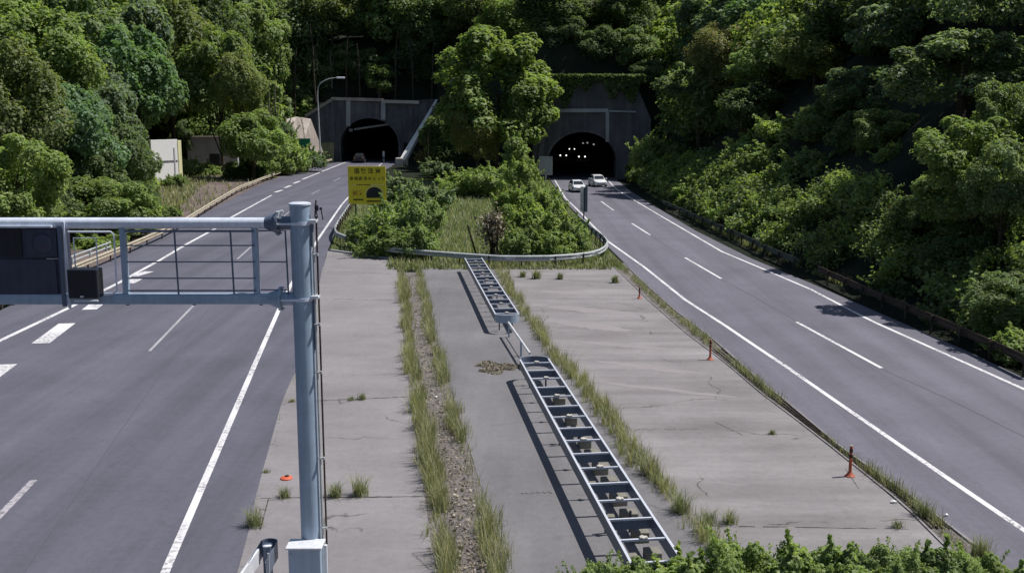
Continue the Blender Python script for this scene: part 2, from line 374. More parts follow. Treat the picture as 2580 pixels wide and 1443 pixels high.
# turf of the island and the verge at the left
c0 = (interp(E_EDGE, 63), 63); c1 = (interp(ROW1, 63)-.25, 63); c2 = G(986, 654); c3 = G(833, 632); c4 = (interp(E_EDGE, c3[1]), c3[1])
tag(raw('pavement', [(x, y, 0) for x, y in (c0, c1, c2, c3, c4)], [(0, 1, 2, 3, 4)], M['conc_l']), kind='structure')
def isl_front(x):
    if x < c2[0]: return c2[1]+(c3[1]-c2[1])*(x-c2[0])/(c3[0]-c2[0])+.1
    return 62.0
tag(ribbon('turf', [(x+.15, y) for x, y in EE], [(x-.15, y) for x, y in GR], -.008, M['turf'], arange(61, 150, 2)), kind='structure')
tag(ribbon('verge', [(interp(LB, y)+.3, y) for y in range(60, 186, 5)], [(x-.05, y) for x, y in LEFT_EDGE], -.01, M['verge'], arange(60, 176, 3)), kind='structure')
# kerbs of the gutter: two thin raised concrete lips
kb = MB()
for pl, off in ((GUT_L, .05), (GUT_R, -.05)):
    yy = arange(20, 62, 1.0)
    for a, b in zip(yy[:-1], yy[1:]):
        p = (interp(pl, a)+off, a); q = (interp(pl, b)+off, b); L = math.hypot(q[0]-p[0], q[1]-p[1])
        kb.box(((p[0]+q[0])/2, (p[1]+q[1])/2, .0), (L*.985, .06, .05), math.atan2(q[1]-p[1], q[0]-p[0]))
tag(kb.build('kerb', M['conc_r']), kind='structure')
kb = MB(); a_, b__ = c2, c3; L = math.hypot(b__[0]-a_[0], b__[1]-a_[1])
kb.box(((a_[0]+b__[0])/2, (a_[1]+b__[1])/2, .03), (L, .2, .16), math.atan2(b__[1]-a_[1], b__[0]-a_[0]), .02)
tag(kb.build('kerb', M['conc_wall']), kind='structure')
kb = MB()
yy = arange(18, 62, 2.0)
for a, b in zip(yy[:-1], yy[1:]):
    p = (interp(E_EDGE, a), a); q = (interp(E_EDGE, b), b); L = math.hypot(q[0]-p[0], q[1]-p[1])
    kb.box(((p[0]+q[0])/2, (p[1]+q[1])/2, -.01), (L*.992, .12, .045), math.atan2(q[1]-p[1], q[0]-p[0]))
tag(kb.build('kerb', M['conc_l']), kind='structure')
# grated gutter bars
gb = MB()
for k in range(1, 5):
    yy = arange(22, 40, .75)
    for a, b in zip(yy[:-1], yy[1:]):
        xa = interp(GUT_L, a)+(interp(GUT_R, a)-interp(GUT_L, a))*k/5; xb = interp(GUT_L, b)+(interp(GUT_R, b)-interp(GUT_L, b))*k/5
        gb.box(((xa+xb)/2, (a+b)/2, .005), (math.hypot(xb-xa, b-a), .03, .03), math.atan2(b-a, xb-xa))
tag(gb.build('gutter_grate', M['bark']), kind='structure')

# painted lines
def stripe(mb, pts, wd, z, jitter=0.0):
    P = [Vector((x, y)) for x, y in pts]; vs = []
    for i, p in enumerate(P):
        t = (P[min(i+1, len(P)-1)]-P[max(0, i-1)]).normalized(); n = Vector((-t.y, t.x))
        vs += [(p.x+n.x*wd/2, p.y+n.y*wd/2, z), (p.x-n.x*wd/2, p.y-n.y*wd/2, z)]
    mb.add(vs, [(2*i, 2*i+1, 2*i+3, 2*i+2) for i in range(len(P)-1)])
def extend(pts, y):                                   # carry a line on to depth y
    (x0, y0), (x1, y1) = (pts[0], pts[1]) if abs(pts[0][1]-y) < abs(pts[-1][1]-y) else (pts[-1], pts[-2])
    p = (x0+(x0-x1)*(y-y0)/(y0-y1), y)
    return [p]+pts if pts[0] == (x0, y0) else pts+[p]
mk = MB(); Z1 = .008
stripe(mk, extend(LINE_A, 25), .24, Z1); stripe(mk, extend(LINE_D, 5), .19, Z1)
for a, b in (((693, 484.5), (711, 479)), ((717, 473.5), (733, 467.5)), ((740, 462.5), (755, 456.5))): stripe(mk, GP([a, b]), .42, Z1)
stripe(mk, GP([(762, 452), (860, 413), (880, 406)]), .3, Z1)
tag(mk.build('lane_marking', M['paint'], rl, fix=False), kind='structure')
mk = MB()
for a, b, wd in (((102, 865), (169, 815), .72), ((225, 780), (262, 752), .7), ((322, 714), (345, 703), .7), ((335, 696), (376, 684), .6), ((-60, 975), (18, 918), .72)):
    stripe(mk, GP([a, b]), wd, Z1+.004)
tag(mk.build('lane_marking', M['paint'], rl, fix=False), kind='structure')
mk = MB()
for a, b, wd in (((-60, 1360), (85, 1209), .19), ((377, 884), (487, 770), .12), ((598, 653), (632, 622), .12), ((705, 553), (738, 526), .1), ((785, 489), (805, 479), .13), ((840, 457), (858, 448), .15)):
    stripe(mk, GP([a, b]), wd, Z1)
tag(mk.build('lane_marking', M['paint_old'], rl, fix=False), kind='structure')
mk = MB()
stripe(mk, extend(LINE_F, 8), .17, Z1); stripe(mk, extend(LINE_G, 10), .17, Z1)
for a, b in (((1514, 507), (1546, 530)), ((1592, 563), (1638, 592)), ((1726, 649), (1817, 702)), ((2007, 811), (2221, 927))): stripe(mk, GP([a, b]), .16, Z1)
tag(mk.build('lane_marking', M['paint'], rr, fix=False), kind='structure')
# joints and sealed cracks (thin dark ragged strips) in the slabs
jn = MB()
def crack(p0, p1, wd=.035, amp=.05, n=26):
    (x0, y0), (x1, y1) = G(*p0), G(*p1); pts = []
    for i in range(n+1):
        u = i/n; pts.append((x0+(x1-x0)*u, y0+(y1-y0)*u+random.uniform(-amp, amp)*.6))
    for i in range(n):
        if random.random() < .12: continue
        stripe(jn, pts[i:i+2], wd*random.uniform(.5, 1.6), .003)
for a, b, wd in (((824, 683), (985, 690), .05), ((815, 752), (1000, 757), .04), ((728, 1012), (1035, 999), .05), ((650, 1254), (1090, 1250), .05), ((649, 1258), (640, 1300), .03),
              ((676, 1258), (655, 1335), .03), ((650, 1283), (672, 1283), .03), ((1290, 697), (1560, 714), .04), ((1760, 1323), (2290, 1332), .035), ((1600, 1083), (1760, 1080), .02), ((1800, 1062), (1870, 1095), .02), ((1310, 1243), (1390, 1240), .02), ((2130, 1180), (2170, 1240), .015)):
    crack(a, b, wd, .03 if wd > .025 else .12)
sj = MB()
for pp in ([(2222, 930), (2400, 1010), (2590, 1105)], [(1818, 704), (1900, 748), (2005, 808)], [(1640, 594), (1724, 646)]): stripe(sj, GP(pp), .035, .0075)
for pp in ([(530, 770), (300, 1090), (60, 1443)], [(640, 600), (745, 490)]): stripe(sj, GP(pp), .02, .0075)
sjm, _, _ = new_mat('asphalt_seam', (.085, .08, .1), .9); tag(sj.build('road_seam', sjm, fix=False), kind='structure')
tag(jn.build('pavement_joint', M['joint'], fix=False), kind='structure')
# pale sediment left by water across the right-hand slabs
sd_m, t, b = new_mat('dried_sediment', (.40, .355, .34), .95, spec=.1)
tt = ramp(t, noise(t, coords(t, (.25, 3, 1)), 2.2, 7, .7), [(.42, (0, 0, 0)), (.78, (1, 1, 1))])
t.links.new(mix(t, (.262, .242, .247), (.345, .32, .325), tt), b.inputs['Base Color'])
sm = MB()
for a, b_, wd in (((1500, 909), (1790, 944), .9), ((1490, 960), (1900, 1006), .5), ((1380, 772), (1620, 792), 1.6), ((1400, 810), (1600, 834), 1.8), ((1360, 735), (1520, 742), .9), ((1450, 860), (1700, 880), .8), ((1820, 1258), (2005, 1278), .09), ((1700, 1203), (1900, 1225), .1)):
    (x0, y0), (x1, y1) = G(*a), G(*b_); n = 16; vs = []
    for i in range(n+1):
        u = i/n; tp = math.sin(math.pi*min(1, u*1.02+.02))**.6*wd/2; jx = random.uniform(-.04, .04)*wd*2
        x = x0+(x1-x0)*u; y = y0+(y1-y0)*u+jx; vs += [(x, y-tp*random.uniform(.6, 1), .0025), (x, y+tp*random.uniform(.6, 1), .0025)]
    sm.add(vs, [(2*i, 2*i+2, 2*i+3, 2*i+1) for i in range(n)])
tag(sm.build('sediment', sd_m, fix=False), kind='stuff')

# ------------------------------------------------------------------ tunnels
def arch_pts(cx, half, zs, top, n=18):               # outline of the bore, from left foot to right foot
    pts = [(cx-half*.97, -.05), (cx-half, zs*.5)]
    for i in range(n+1):
        a = math.pi*(1-i/n); pts.append((cx+half*math.cos(a), zs+(top-zs)*math.sin(a)))
    return pts+[(cx+half, zs*.5), (cx+half*.97, -.05)]
def portal(name, label, Y, cx, half, zs, top, outline, thick, xdir, length):
    root = empty(name, (0, 0, 0), label, 'tunnel portal')
    ap = arch_pts(cx, half, zs, top)
    def wall_z(x):                                    # top of the wall at x
        for (xa, za), (xb, zb) in zip(outline[:-1], outline[1:]):
            if xa <= x <= xb and xb > xa: return za+(zb-za)*(x-xa)/(xb-xa)
        return outline[-1][1] if x > outline[-1][0] else outline[0][1]
    m = MB()
    # facing as columns between arch outline and wall top
    cols = sorted(set([round(x, 4) for x, z in ap]+[round(x, 4) for x, z in outline]+[round(cx+half*math.cos(math.pi*i/40), 4) for i in range(41)]))
    def arch_z(x):
        if abs(x-cx) >= half: return -.1
        return zs+(top-zs)*math.sqrt(max(0, 1-((x-cx)/half)**2))
    for a, b in zip(cols[:-1], cols[1:]):
        if b-a < 1e-3: continue
        mid = (a+b)/2
        za, zb = (arch_z(a), arch_z(b)) if abs(mid-cx) < half else (-.1, -.1)
        if abs(mid-cx) < half:
            if abs(a-cx) >= half-1e-3: za = zs
            if abs(b-cx) >= half-1e-3: zb = zs
        ta, tb = wall_z(a), wall_z(b)
        if ta <= za+.01 and tb <= zb+.01: continue
        ta = max(ta, za); tb = max(tb, zb)
        vs = [(a, Y, za), (b, Y, zb), (b, Y, tb), (a, Y, ta), (a, Y+thick, za), (b, Y+thick, zb), (b, Y+thick, tb), (a, Y+thick, ta)]
        m.add(vs, [(0, 1, 2, 3), (7, 6, 5, 4), (3, 2, 6, 7), (0, 4, 5, 1)])
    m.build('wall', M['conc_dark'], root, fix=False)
    # raised ring round the mouth
    g = MB(); o2 = arch_pts(cx, half+.45, zs, top+.45)
    rings = [[(x, Y-.18, z) for x, z in ap], [(x, Y-.18, z) for x, z in o2], [(x, Y-.002, z) for x, z in o2]]
    g.loft(rings, closed=False, caps=False); g.loft([[(x, Y+.3, z) for x, z in ap], [(x, Y-.18, z) for x, z in ap]], closed=False, caps=False)
    g.build('arch_ring', M['conc_dark'], root, fix=False)
    # the bore, running back into the hill
    bmb = MB(); secs = []
    for k in range(0, 13):
        y = Y+.25+length*k/12; dx = xdir*(y-Y)
        secs.append([(x+dx, y, z) for x, z in ap])
    bmb.loft(secs, closed=False, caps=False)
    n = len(ap); bmb.add(secs[-1], [tuple(range(n))])
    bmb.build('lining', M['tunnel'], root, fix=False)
    return root
def VX(px, py, Y): p = V(px, py, Y); return (p[0], p[2])
Yl = PORTAL_L_Y
outl = [VX(770, 293, Yl), VX(840, 248, Yl), VX(881, 250, Yl), VX(965, 251, Yl), VX(1057, 257, Yl), VX(1100, 250, Yl)]
outl = [(outl[0][0]-1.5, outl[0][1]-2.2)]+outl
portL = portal('tunnel_portal', 'wide dark left tunnel mouth with a flat parapet and a slanting right edge', Yl, TLX, 5.6, 3.4, V(932, 298, Yl)[2], outl, 2.6, TL_DIR, 110)
def vbeam(mb, px0, py0, px1, py1, Y, dy, w2):         # bar on an upright plane between two pixels
    a = Vector(V(px0, py0, Y)); b = Vector(V(px1, py1, Y)); t = (b-a).normalized(); n = Vector((-t.z, 0, t.x))
    vs = []
    for yy in (-dy, 0):
        for p, s in ((a, 1), (b, 1), (b, -1), (a, -1)): vs.append((p.x+n.x*w2*s, p.y+yy, p.z+n.z*w2*s))
    mb.add(vs, [(0, 1, 2, 3), (7, 6, 5, 4), (0, 4, 5, 1), (1, 5, 6, 2), (2, 6, 7, 3), (3, 7, 4, 0)])
m = MB()
for s in (((770, 293), (840, 249)), ((840, 249), (965, 252))): vbeam(m, *s[0], *s[1], Yl-.02, .5, .28)
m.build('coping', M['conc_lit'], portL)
m = MB(); vbeam(m, 968, 256, 1057, 258, Yl-.02, .7, .3); o = m.build('coping', M['conc_pale'], portL)
m = MB(); vbeam(m, 1058, 254, 1096, 252, Yl-.02, .3, .12); m.build('coping', M['conc_dark'], portL)
for px in (878, 966):
    m = MB(); vbeam(m, px, 254, px, 318 if px == 878 else 302, Yl-.01, .35, .42); m.build('pilaster', M['conc_wall'], portL)
m = MB(); vbeam(m, 856, 360, 857, 396, Yl-.01, .3, .25); m.build('pilaster', M['conc_dark'], portL)
# pale pipe-like coping running down beside the left mouth
st = empty('stair_coping', V(1011, 410, 187), 'bright pale coping slanting down between the left tunnel mouth and the brown scrub', 'coping')
def child_world(mb, name, mat, root, **k):
    o = mb.build(name, mat, root, **k); o.location = -Vector(root.location) if root.rotation_euler.z == 0 else o.location; return o
m = MB(); pts_ = [((1100, 251), 199.4), ((1072, 300), 196), ((1052, 335), 193), ((1036, 362), 190.5), ((1013, 404), 187.5)]
pr_ = [(.2, .16), (.3, .24), (.42, .26), (.5, .28), (.6, .3)]; secs_ = []
for ((px, py), Y), (hw_, th_) in zip(pts_, pr_):
    x, y, z = V(px, py, Y); secs_.append([(x-hw_, y+.35*hw_, z), (x+hw_, y-.35*hw_, z), (x+hw_, y-.35*hw_, z-th_*3), (x-hw_, y+.35*hw_, z-th_*3)])
m.loft(secs_); child_world(m, 'coping', M['white'], st)
m = MB(); q = V(1008, 410, 187); m.box((q[0], 186.6, q[2]+.1), (1.5, 1.2, 1.6), 0, .15); child_world(m, 'end_block', M['conc_pale'], st)
m = MB(); q = V(1026, 409, 187); m.box((q[0], 186.4, q[2]), (.5, .4, 1.6), 0, .1); child_world(m, 'marker', M['beige'], st)
# added bar and end box standing in for a strip of light in the left mouth
m = MB(); a = V(892, 326, Yl+3); b = V(986, 312, Yl+3)
m.tube([a, b], .22, 8); o = m.build('light_strip_bar', M['galv'], portL)
m = MB(); a = V(884, 328, Yl+3); m.box(a, (.7, .4, .6), 0, .1); m.build('light_strip_end', M['galv'], portL)

Yr = PORTAL_R_Y
outr = [VX(1342, 250, Yr), VX(1375, 200, Yr), VX(1600, 205, Yr), VX(1640, 300, Yr)]
portR = portal('tunnel_portal', 'right tunnel mouth in deep shade with a grey beam above it and headlights inside', Yr, TRX, 4.85, 2.6, V(1467, 333, Yr)[2], outr, 2.6, TR_DIR, 190)
m = MB(); vbeam(m, 1352, 279, 1532, 278.5, Yr-.02, .5, .26); m.build('beam', M['conc_wall'], portR)
m = MB(); vbeam(m, 1533, 280, 1602, 282, Yr-.02, .25, .12); m.build('beam', M['conc_wall'], portR)
m = MB(); vbeam(m, 1530, 282, 1530, 357, Yr-.02, .4, .25); m.build('pilaster', M['conc_wall'], portR)
m = MB(); vbeam(m, 1378, 285, 1352, 445, Yr-.02, .25, .3); m.build('pilaster', M['conc_dark'], portR)
for px, py, Y in ((1480, 360, 200), (1496, 364, 190), (1469, 361, 215)):
    lm = MB(); p = V(px, py, Y); lm.box(p, (.32, .5, .26), 0, .08); o = lm.build('tunnel_lamp', M['lamp_dim'], portR)

# ------------------------------------------------------------------ cars
def make_car(name, label, paint, loc, rz, group=None, lit=False, scale=1.0, glassm=None):
    root = empty(name, (loc[0], loc[1], .008), label, 'car', group, rz); root.scale = (scale,)*3
    # local: +y is the nose. half-width 0.85, length 4.2
    def ring(y, hw, z0, z1, tuck=.06):
        return [(-hw+tuck, y, z0), (-hw, y, z0+.14), (-hw, y, z0+(z1-z0)*.62), (-hw+.05, y, z1-.05), (-hw+.2, y, z1), (hw-.2, y, z1), (hw-.05, y, z1-.05), (hw, y, z0+(z1-z0)*.62), (hw, y, z0+.14), (hw-tuck, y, z0)]
    b = MB(); st = [(2.1, .62, .32, .58), (2.02, .74, .24, .68), (1.8, .81, .2, .76), (1.2, .84, .2, .9), (.75, .85, .2, .96), (0, .86, .2, .97), (-1.0, .86, .2, .98), (-1.7, .84, .22, 1.0), (-2.0, .8, .28, .97), (-2.1, .72, .36, .85)]
    b.loft([ring(*s) for s in st]); b.build('body', paint, root, smooth=True)
    c = MB(); cs = [(.95, .70, .94, .97), (.35, .66, .94, 1.36), (0, .64, .94, 1.44), (-.8, .63, .94, 1.46), (-1.45, .62, .94, 1.38), (-1.95, .66, .94, 1.02)]
    def cr(y, hw, z0, z1):
        k = max(0.02, z1-z0); sh = min(.12, k*.3); return [(-hw-.08, y, z0), (-hw-.02*k, y, z0+k*.6), (-hw+sh*.6, y, z1-.02), (-hw+.16, y, z1), (hw-.16, y, z1), (hw-sh*.6, y, z1-.02), (hw+.02*k, y, z0+k*.6), (hw+.08, y, z0)]
    c.loft([cr(*s) for s in cs]); c.build('cabin', paint, root, smooth=True)
    g = MB(); g.add([(-.62, .93, .985), (.62, .93, .985), (.54, .36, 1.345), (-.54, .36, 1.345)], [(0, 1, 2, 3)])
    for v in range(len(g.v)): g.v[v] = (g.v[v][0], g.v[v][1]+.03, g.v[v][2]+.012)
    g.build('windscreen', M['glass'], root)
    g = MB(); g.add([(-.56, -1.96, 1.06), (.56, -1.96, 1.06), (.5, -1.5, 1.36), (-.5, -1.5, 1.36)], [(0, 1, 2, 3)])
    for v in range(len(g.v)): g.v[v] = (g.v[v][0], g.v[v][1]-.03, g.v[v][2]+.015)
    g.build('rear_window', M['glass'], root)
    for s in (-1, 1):
        g = MB(); g.add([(s*.755, .55, 1.0), (s*.755, -1.5, 1.02), (s*.655, -1.25, 1.34), (s*.655, .2, 1.32)], [(0, 1, 2, 3)]); 
        for v in range(len(g.v)): g.v[v] = (g.v[v][0]+s*.035, g.v[v][1], g.v[v][2])
        g.build('side_window', M['glass'], root)
        h = MB(); h.box((s*.58, 2.02, .62), (.3, .12, .13), s*-.25, .04); h.build('headlight', M['lamp'] if lit else M['galv_w'], root)
        h = MB(); h.box((s*.62, -2.07, .78), (.26, .08, .16), 0, .03); h.build('tail_light', M['signred'], root)
        mi = MB(); mi.box((s*.99, .62, 1.0), (.2, .12, .15), 0, .04); mi.build('mirror', paint, root)
        for y in (1.3, -1.3):
            wl = MB(); wl.tube([(s*.66, y, .31), (s*.865, y, .31)], .31, 18); wo = wl.build('wheel', M['rubber'], root, smooth=True)
            rm = MB(); rm.tube([(s*.868, y, .31), (s*.88, y, .31)], .19, 14); rm.build('rim', M['galv'], wo)
    gr = MB(); gr.box((0, 2.085, .5), (.95, .05, .13), 0, .02); gr.build('grille', M['black'], root)
    gr = MB(); gr.box((0, 2.06, .32), (1.3, .06, .1), 0, .02); gr.build('lower_intake', M['black'], root)
    pl = MB(); pl.box((0, 2.12, .4), (.33, .02, .16)); pl.build('licence_plate', M['cream'], root)
    return root
cx, cy = G(1457, 486); make_car('car', 'white low saloon car partly hidden by the narrow grey board', M['carwhite'], (cx, cy+2.1), R(180+7), scale=.94)
cx, cy = G(1509, 472); make_car('car', 'white rounded car in the lane beside the shaded bank, leaving the right tunnel', M['carwhite'], (cx, cy+2.1), R(180+9), scale=1.0)
cx, cy = G(904, 411); make_car('car', 'dark car seen from behind entering the left tunnel', M['cardark'], (cx, cy+1.8), R(3), scale=1.25)
# cars still in the tunnel, seen by their headlights
for (px, py, sp, lab) in ((1420.5, 390, 17, 'dark car deep in the right tunnel with two round lit headlights, leftmost and lowest pair'), (1467.5, 393, 17, 'dark car in the right tunnel whose lit headlights are the pair nearest the tunnel middle'), (1442, 374, 14, 'dark car farthest inside the right tunnel with the highest pair of headlights')):
    Y = (CAMH-.62)*FPX/(py-285.5)/1.0; X = V(px, py, Y)[0]
    r = make_car('car', lab, M['cardark'], (X, Y+1.9), R(180-3), 'cars with headlights on inside the right tunnel')
    for ch in r.children:
        if ch.name.startswith('headlight'): ch.hide_render = False
    for s in (-1, 1):
        lmb = MB(); bm = bmesh.new(); bmesh.ops.create_uvsphere(bm, u_segments=10, v_segments=8, radius=.15); bm.verts.index_update()
        lmb.add([(v.co.x+s*.62, v.co.y*.4+2.1, v.co.z+.66) for v in bm.verts], [[v.index for v in f.verts] for f in bm.faces]); bm.free()
        lmb.build('headlight', M['lamp'], r, smooth=True)
    for ch in [c for c in r.children if c.name.startswith('headlight') and len(c.data.vertices) != 58 and len(c.data.vertices) < 60 and c.data.materials[0] == M['galv_w']]:
        bpy.data.objects.remove(ch)
# marker by the left mouth
mx, my = G(967, 408); r = empty('marker_post', (mx, my, 0), 'short white marker post standing in the dark left tunnel mouth', 'post')
MB().box((0, 0, .35), (.35, .2, .7), 0, .05).build('base', M['galv'], r); MB().box((0, 0, 1.5), (.45, .12, 1.1), 0, .08).build('board', M['white'], r)
MB().tube([(0, .02, .6), (0, .02, 1.1)], .06, 8).build('post', M['black'], r)

# ------------------------------------------------------------------ guard rails
def wbeam_profile(s=1.0, d=.085, h=.35):
    return [(0, -h/2), (d, -h*.36), (d, -h*.18), (0, 0), (d, h*.18), (d, h*.36), (0, h/2)]
def guardrail(name, label, path, mat, postmat, side=1, h=.78, post_step=4, pr=.055, twin=False, rail_h=.33):
    root = empty(name, (path[0][0], path[0][1], 0), label, 'guardrail')
    P = [Vector((x, y)) for x, y in path]; L = [0]
    for a, b in zip(P[:-1], P[1:]): L.append(L[-1]+(b-a).length)
    def at(s):
        for i in range(len(P)-1):
            if s <= L[i+1] or i == len(P)-2:
                u = (s-L[i])/(L[i+1]-L[i]); return P[i].lerp(P[i+1], u)
    def frame(s):
        p = at(max(0, s)); t = (at(min(L[-1], s+.4))-at(max(0, s-.4))).normalized(); return p, Vector((-t.y, t.x))*side
    b = MB(); ss = arange(0, L[-1], max(.5, min(2.0, L[-1]/60)))
    if twin:
        for zz in (h-.05, h-.33): b.tube([(at(s).x, at(s).y, zz) for s in ss], .06, 8)
    else:
        front, back = [], []
        for s in ss:
            p, n = frame(s); q = wbeam_profile(h=rail_h)
            front.append([(p.x+n.x*u, p.y+n.y*u, h-rail_h/2+v) for u, v in q]+[(p.x+n.x*(u-.02), p.y+n.y*(u-.02), h-rail_h/2+v) for u, v in reversed(q)])
        b.loft(front)
    o = b.build('rail', mat, root, smooth=twin); o.location = (-path[0][0], -path[0][1], 0)
    s = .3; k = 0
    while s < L[-1]:
        p, n = frame(s); q = MB(); x, y = p.x-n.x*.09, p.y-n.y*.09
        q.tube([(x, y, -.1), (x, y, h-.04)], pr, 8); q.box((x+n.x*.03, y+n.y*.03, h-rail_h/2), (.09, .09, .2))
        o = q.build('post', postmat, root, smooth=True); o.location = (-path[0][0], -path[0][1], 0); s += post_step; k += 1
    return root
pl = sorted(GP(RAIL_L_TOP, .75), key=lambda p: p[1])
iA = [p for p in pl if p[1] < 75]; iB = [p for p in pl if p[1] > 70]
guardrail('guardrail', 'long beige guard rail curving along the left edge of the left road', pl, M['beige'], M['rust'], side=-1, h=.75, post_step=4, twin=False)
lo = [(x-1.1, y) for x, y in pl if y < 72]; guardrail('guardrail', 'short pale double pipe rail behind the beige rail under the dark trees at the left', lo, M['galv'], M['galv'], h=.9, twin=True, post_step=3)
ISL = GP([(906, 478), (880, 513), (853, 553), (844, 570), (847, 583), (880, 596), (959, 618), (1014, 625), (1123, 634), (1213, 640), (1241, 643), (1322, 643.5), (1401, 642.5), (1471, 637), (1504, 630), (1524, 619), (1531, 608), (1522, 594), (1486, 567), (1455, 541)], .8)
guardrail('guardrail', 'pale metal guard rail bending round the front of the green island between the roads', ISL, M['galv'], M['rust'], side=-1, h=.8, post_step=2.1, rail_h=.36)
bar = None
RR = sorted(GP([(1668, 503), (1770, 546), (1869, 588), (1940, 621), (2010, 650)], .8), key=lambda p: p[1])
guardrail('guardrail', 'mossy grey guard rail along the right road below the roadside bushes', RR, M['railgreen'], M['bark'], side=-1, h=.8, post_step=3)
RR2 = sorted(GP([(2060, 668), (2204, 731), (2401, 812), (2600, 900)], .8), key=lambda p: p[1])
guardrail('guardrail', 'rusty guard rail half buried in scrub on the near part of the right bank', RR2, M['rust'], M['bark'], side=-1, h=.8, post_step=2.5)
# small white plates on the island rail
for px, py in ((1285, 654), (1373, 653), (1452, 649), (1498, 643)):
    x, y = G(px, py-4, .62); mb = MB(); mb.box((x, y-.14, .62), (.55, .03, .1), 0, .01)
    o = mb.build('white_plate', M['white']); 
    rr_ = [q for q in COL.objects if q.name.startswith('guardrail') and 'island' in q.get('label', '')][0]; o.parent = rr_; o.location = (-ISL[0][0], -ISL[0][1], 0)

# ------------------------------------------------------------------ cantilever sign gantry
YG = 19.2
def P3(px, py, dy=0): p = V(px, py, YG+dy); return p
gx, _, gz = V(757, 512, YG); gxx = V(772, 900, YG)[0]; GXP = (V(757, 560, YG)[0]+V(783, 1314, YG)[0])/2
gan = empty('sign_gantry', (GXP, YG, 0), 'blue grey gantry with a thick round pole and lattice arm reaching over the left road', 'sign gantry')
def gadd(mb, name, mat, parent=gan, **k):
    o = mb.build(name, mat, parent, **k)
    o.location = (-GXP, -YG, 0) if parent is gan else (0, 0, 0); return o
zt = V(757, 512, YG)[2]; PR = .195
pole = gadd(MB().tube([(GXP, YG, -.3), (GXP, YG, zt-.03)], PR, 40), 'pole', M['bluegrey'], smooth=True)
gadd(MB().tube([(GXP, YG, zt-.03), (GXP, YG, zt), (GXP, YG, zt+.02)], [PR+.015, PR+.015, PR-.04], 40), 'cap', M['bluegrey_l'], smooth=True)
zU = P3(400, 562)[2]; zL = P3(400, 752)[2]; zB = P3(400, 768)[2]
xr1 = P3(690, 562)[0]; xl = P3(-420, 562)[0]
gadd(MB().tube([(xl, YG, zU), (xr1, YG, zU)], .105, 24), 'upper_beam', M['bluegrey_l'], smooth=True)
gadd(MB().box(((xl+xr1)/2, YG, zL), (xr1-xl, .2, .2), 0, .03), 'lower_beam', M['bluegrey'])
for z, n_ in ((zU, 'u'), (zL, 'l')):
    c = MB(); c.tube([(xr1-.18, YG, z), (xr1+.06, YG, z)], [.1, .2], 20); c.tube([(xr1+.06, YG, z), (xr1+.1, YG, z)], .235, 20); c.tube([(xr1+.1, YG, z), (GXP, YG, z)], .13, 16)
    gadd(c, 'bracket', M['bluegrey_d'] if n_ == 'u' else M['bluegrey'], smooth=True)
    c = MB(); c.tube([(GXP, YG, z-.03), (GXP, YG, z+.03)], PR+.012, 36); c.box((GXP-.2, YG-.2, z), (.34, .02, .035)); gadd(c, 'clamp_band', M['bluegrey_l'], smooth=True)
c = MB(); p = P3(703, 545); c.tube([(p[0], p[1]-.1, p[2]-.03), (p[0], p[1]-.1, p[2]+.1)], .05, 12); c.tube([(p[0]-.02, p[1]-.1, p[2]+.08), (p[0]+.1, p[1]-.1, p[2]+.11)], .025, 8)
gadd(c, 'lifting_lug', M['galv_w'], smooth=True)
for px in (314, 645): 
    x = P3(px, 650)[0]; gadd(MB().box((x, YG-.01, (zU+zL)/2), (.105, .12, zU-zL-.1), 0, .012), 'upright', M['bluegrey'])
for z in (zU, zL):
    g = MB()
    for k in range(10): a_ = k*math.pi/5; g.tube([(xr1+.04, YG-.21*math.cos(a_), z+.21*math.sin(a_)), (xr1+.13, YG-.21*math.cos(a_), z+.21*math.sin(a_))], .016, 6)
    gadd(g, 'bolt', M['galv'])
# lattice guard between the uprights
g = MB(); xa, xb = P3(320, 600)[0], P3(643, 600)[0]; yy = YG-.09
for py, r_ in ((581, .022), (617, .013), (658, .013), (699, .013), (730, .016)):
    z = P3(480, py)[2]; g.tube([(xa, yy, z), (xb, yy, z)], r_, 8)
for px in (446, 586):
    x = P3(px, 650)[0]; g.tube([(x, yy+.015, P3(px, 581)[2]), (x+.02, yy+.015, zL)], .018, 8)
gadd(g, 'guard_grid', M['bluegrey_d'], smooth=True)
g = MB(); x0, x1 = P3(655, 600)[0], P3(722, 600)[0]
g.tube([(x0, yy, P3(680, 580)[2]), (x1, yy, P3(680, 580)[2]), (x1+.02, yy, zL)], .017, 8); g.tube([(x0, yy, P3(680, 658)[2]), (x1, yy, P3(680, 658)[2])], .013, 8); g.tube([(x0, yy, P3(680, 728)[2]), (x1, yy, P3(680, 728)[2])], .013, 8)
gadd(g, 'guard_grid', M['bluegrey_d'], smooth=True)
# loop handle frame near the cabinet
g = MB(); q = [P3(178, 582), P3(285, 582), P3(293, 588), P3(301, 730), P3(290, 738), P3(268, 739)]
g.tube([(a, YG-.12, c_) for a, b_, c_ in q], .018, 8); gadd(g, 'hand_loop', M['bluegrey_l'], smooth=True)
g = MB(); q = [P3(198, 672), P3(193, 597), P3(249, 597), P3(254, 672)]
g.tube([(a, YG-.14, c_) for a, b_, c_ in q], .014, 8); gadd(g, 'bracket_loop', M['bluegrey_l'], smooth=True)
# small black box
p0 = P3(187, 672); p1 = P3(266, 744)
bx = gadd(MB().box(((p0[0]+p1[0])/2, YG-.2, (p0[2]+p1[2])/2), (p1[0]-p0[0], .3, p0[2]-p1[2]), 0, .02), 'equipment_box', M['black'])
g = MB(); g.box(((p0[0]+p1[0])/2-.02, YG-.36, p1[2]+.04), (.06, .03, .03), 0, .005); o = g.build('latch', M['galv_w'], bx)
g = MB(); g.tube([(p0[0]+.12, YG-.36, p1[2]-.04), (p1[0], YG-.36, p1[2]-.04)], .018, 8); gadd(g, 'handrail', M['galv_w'], smooth=True)
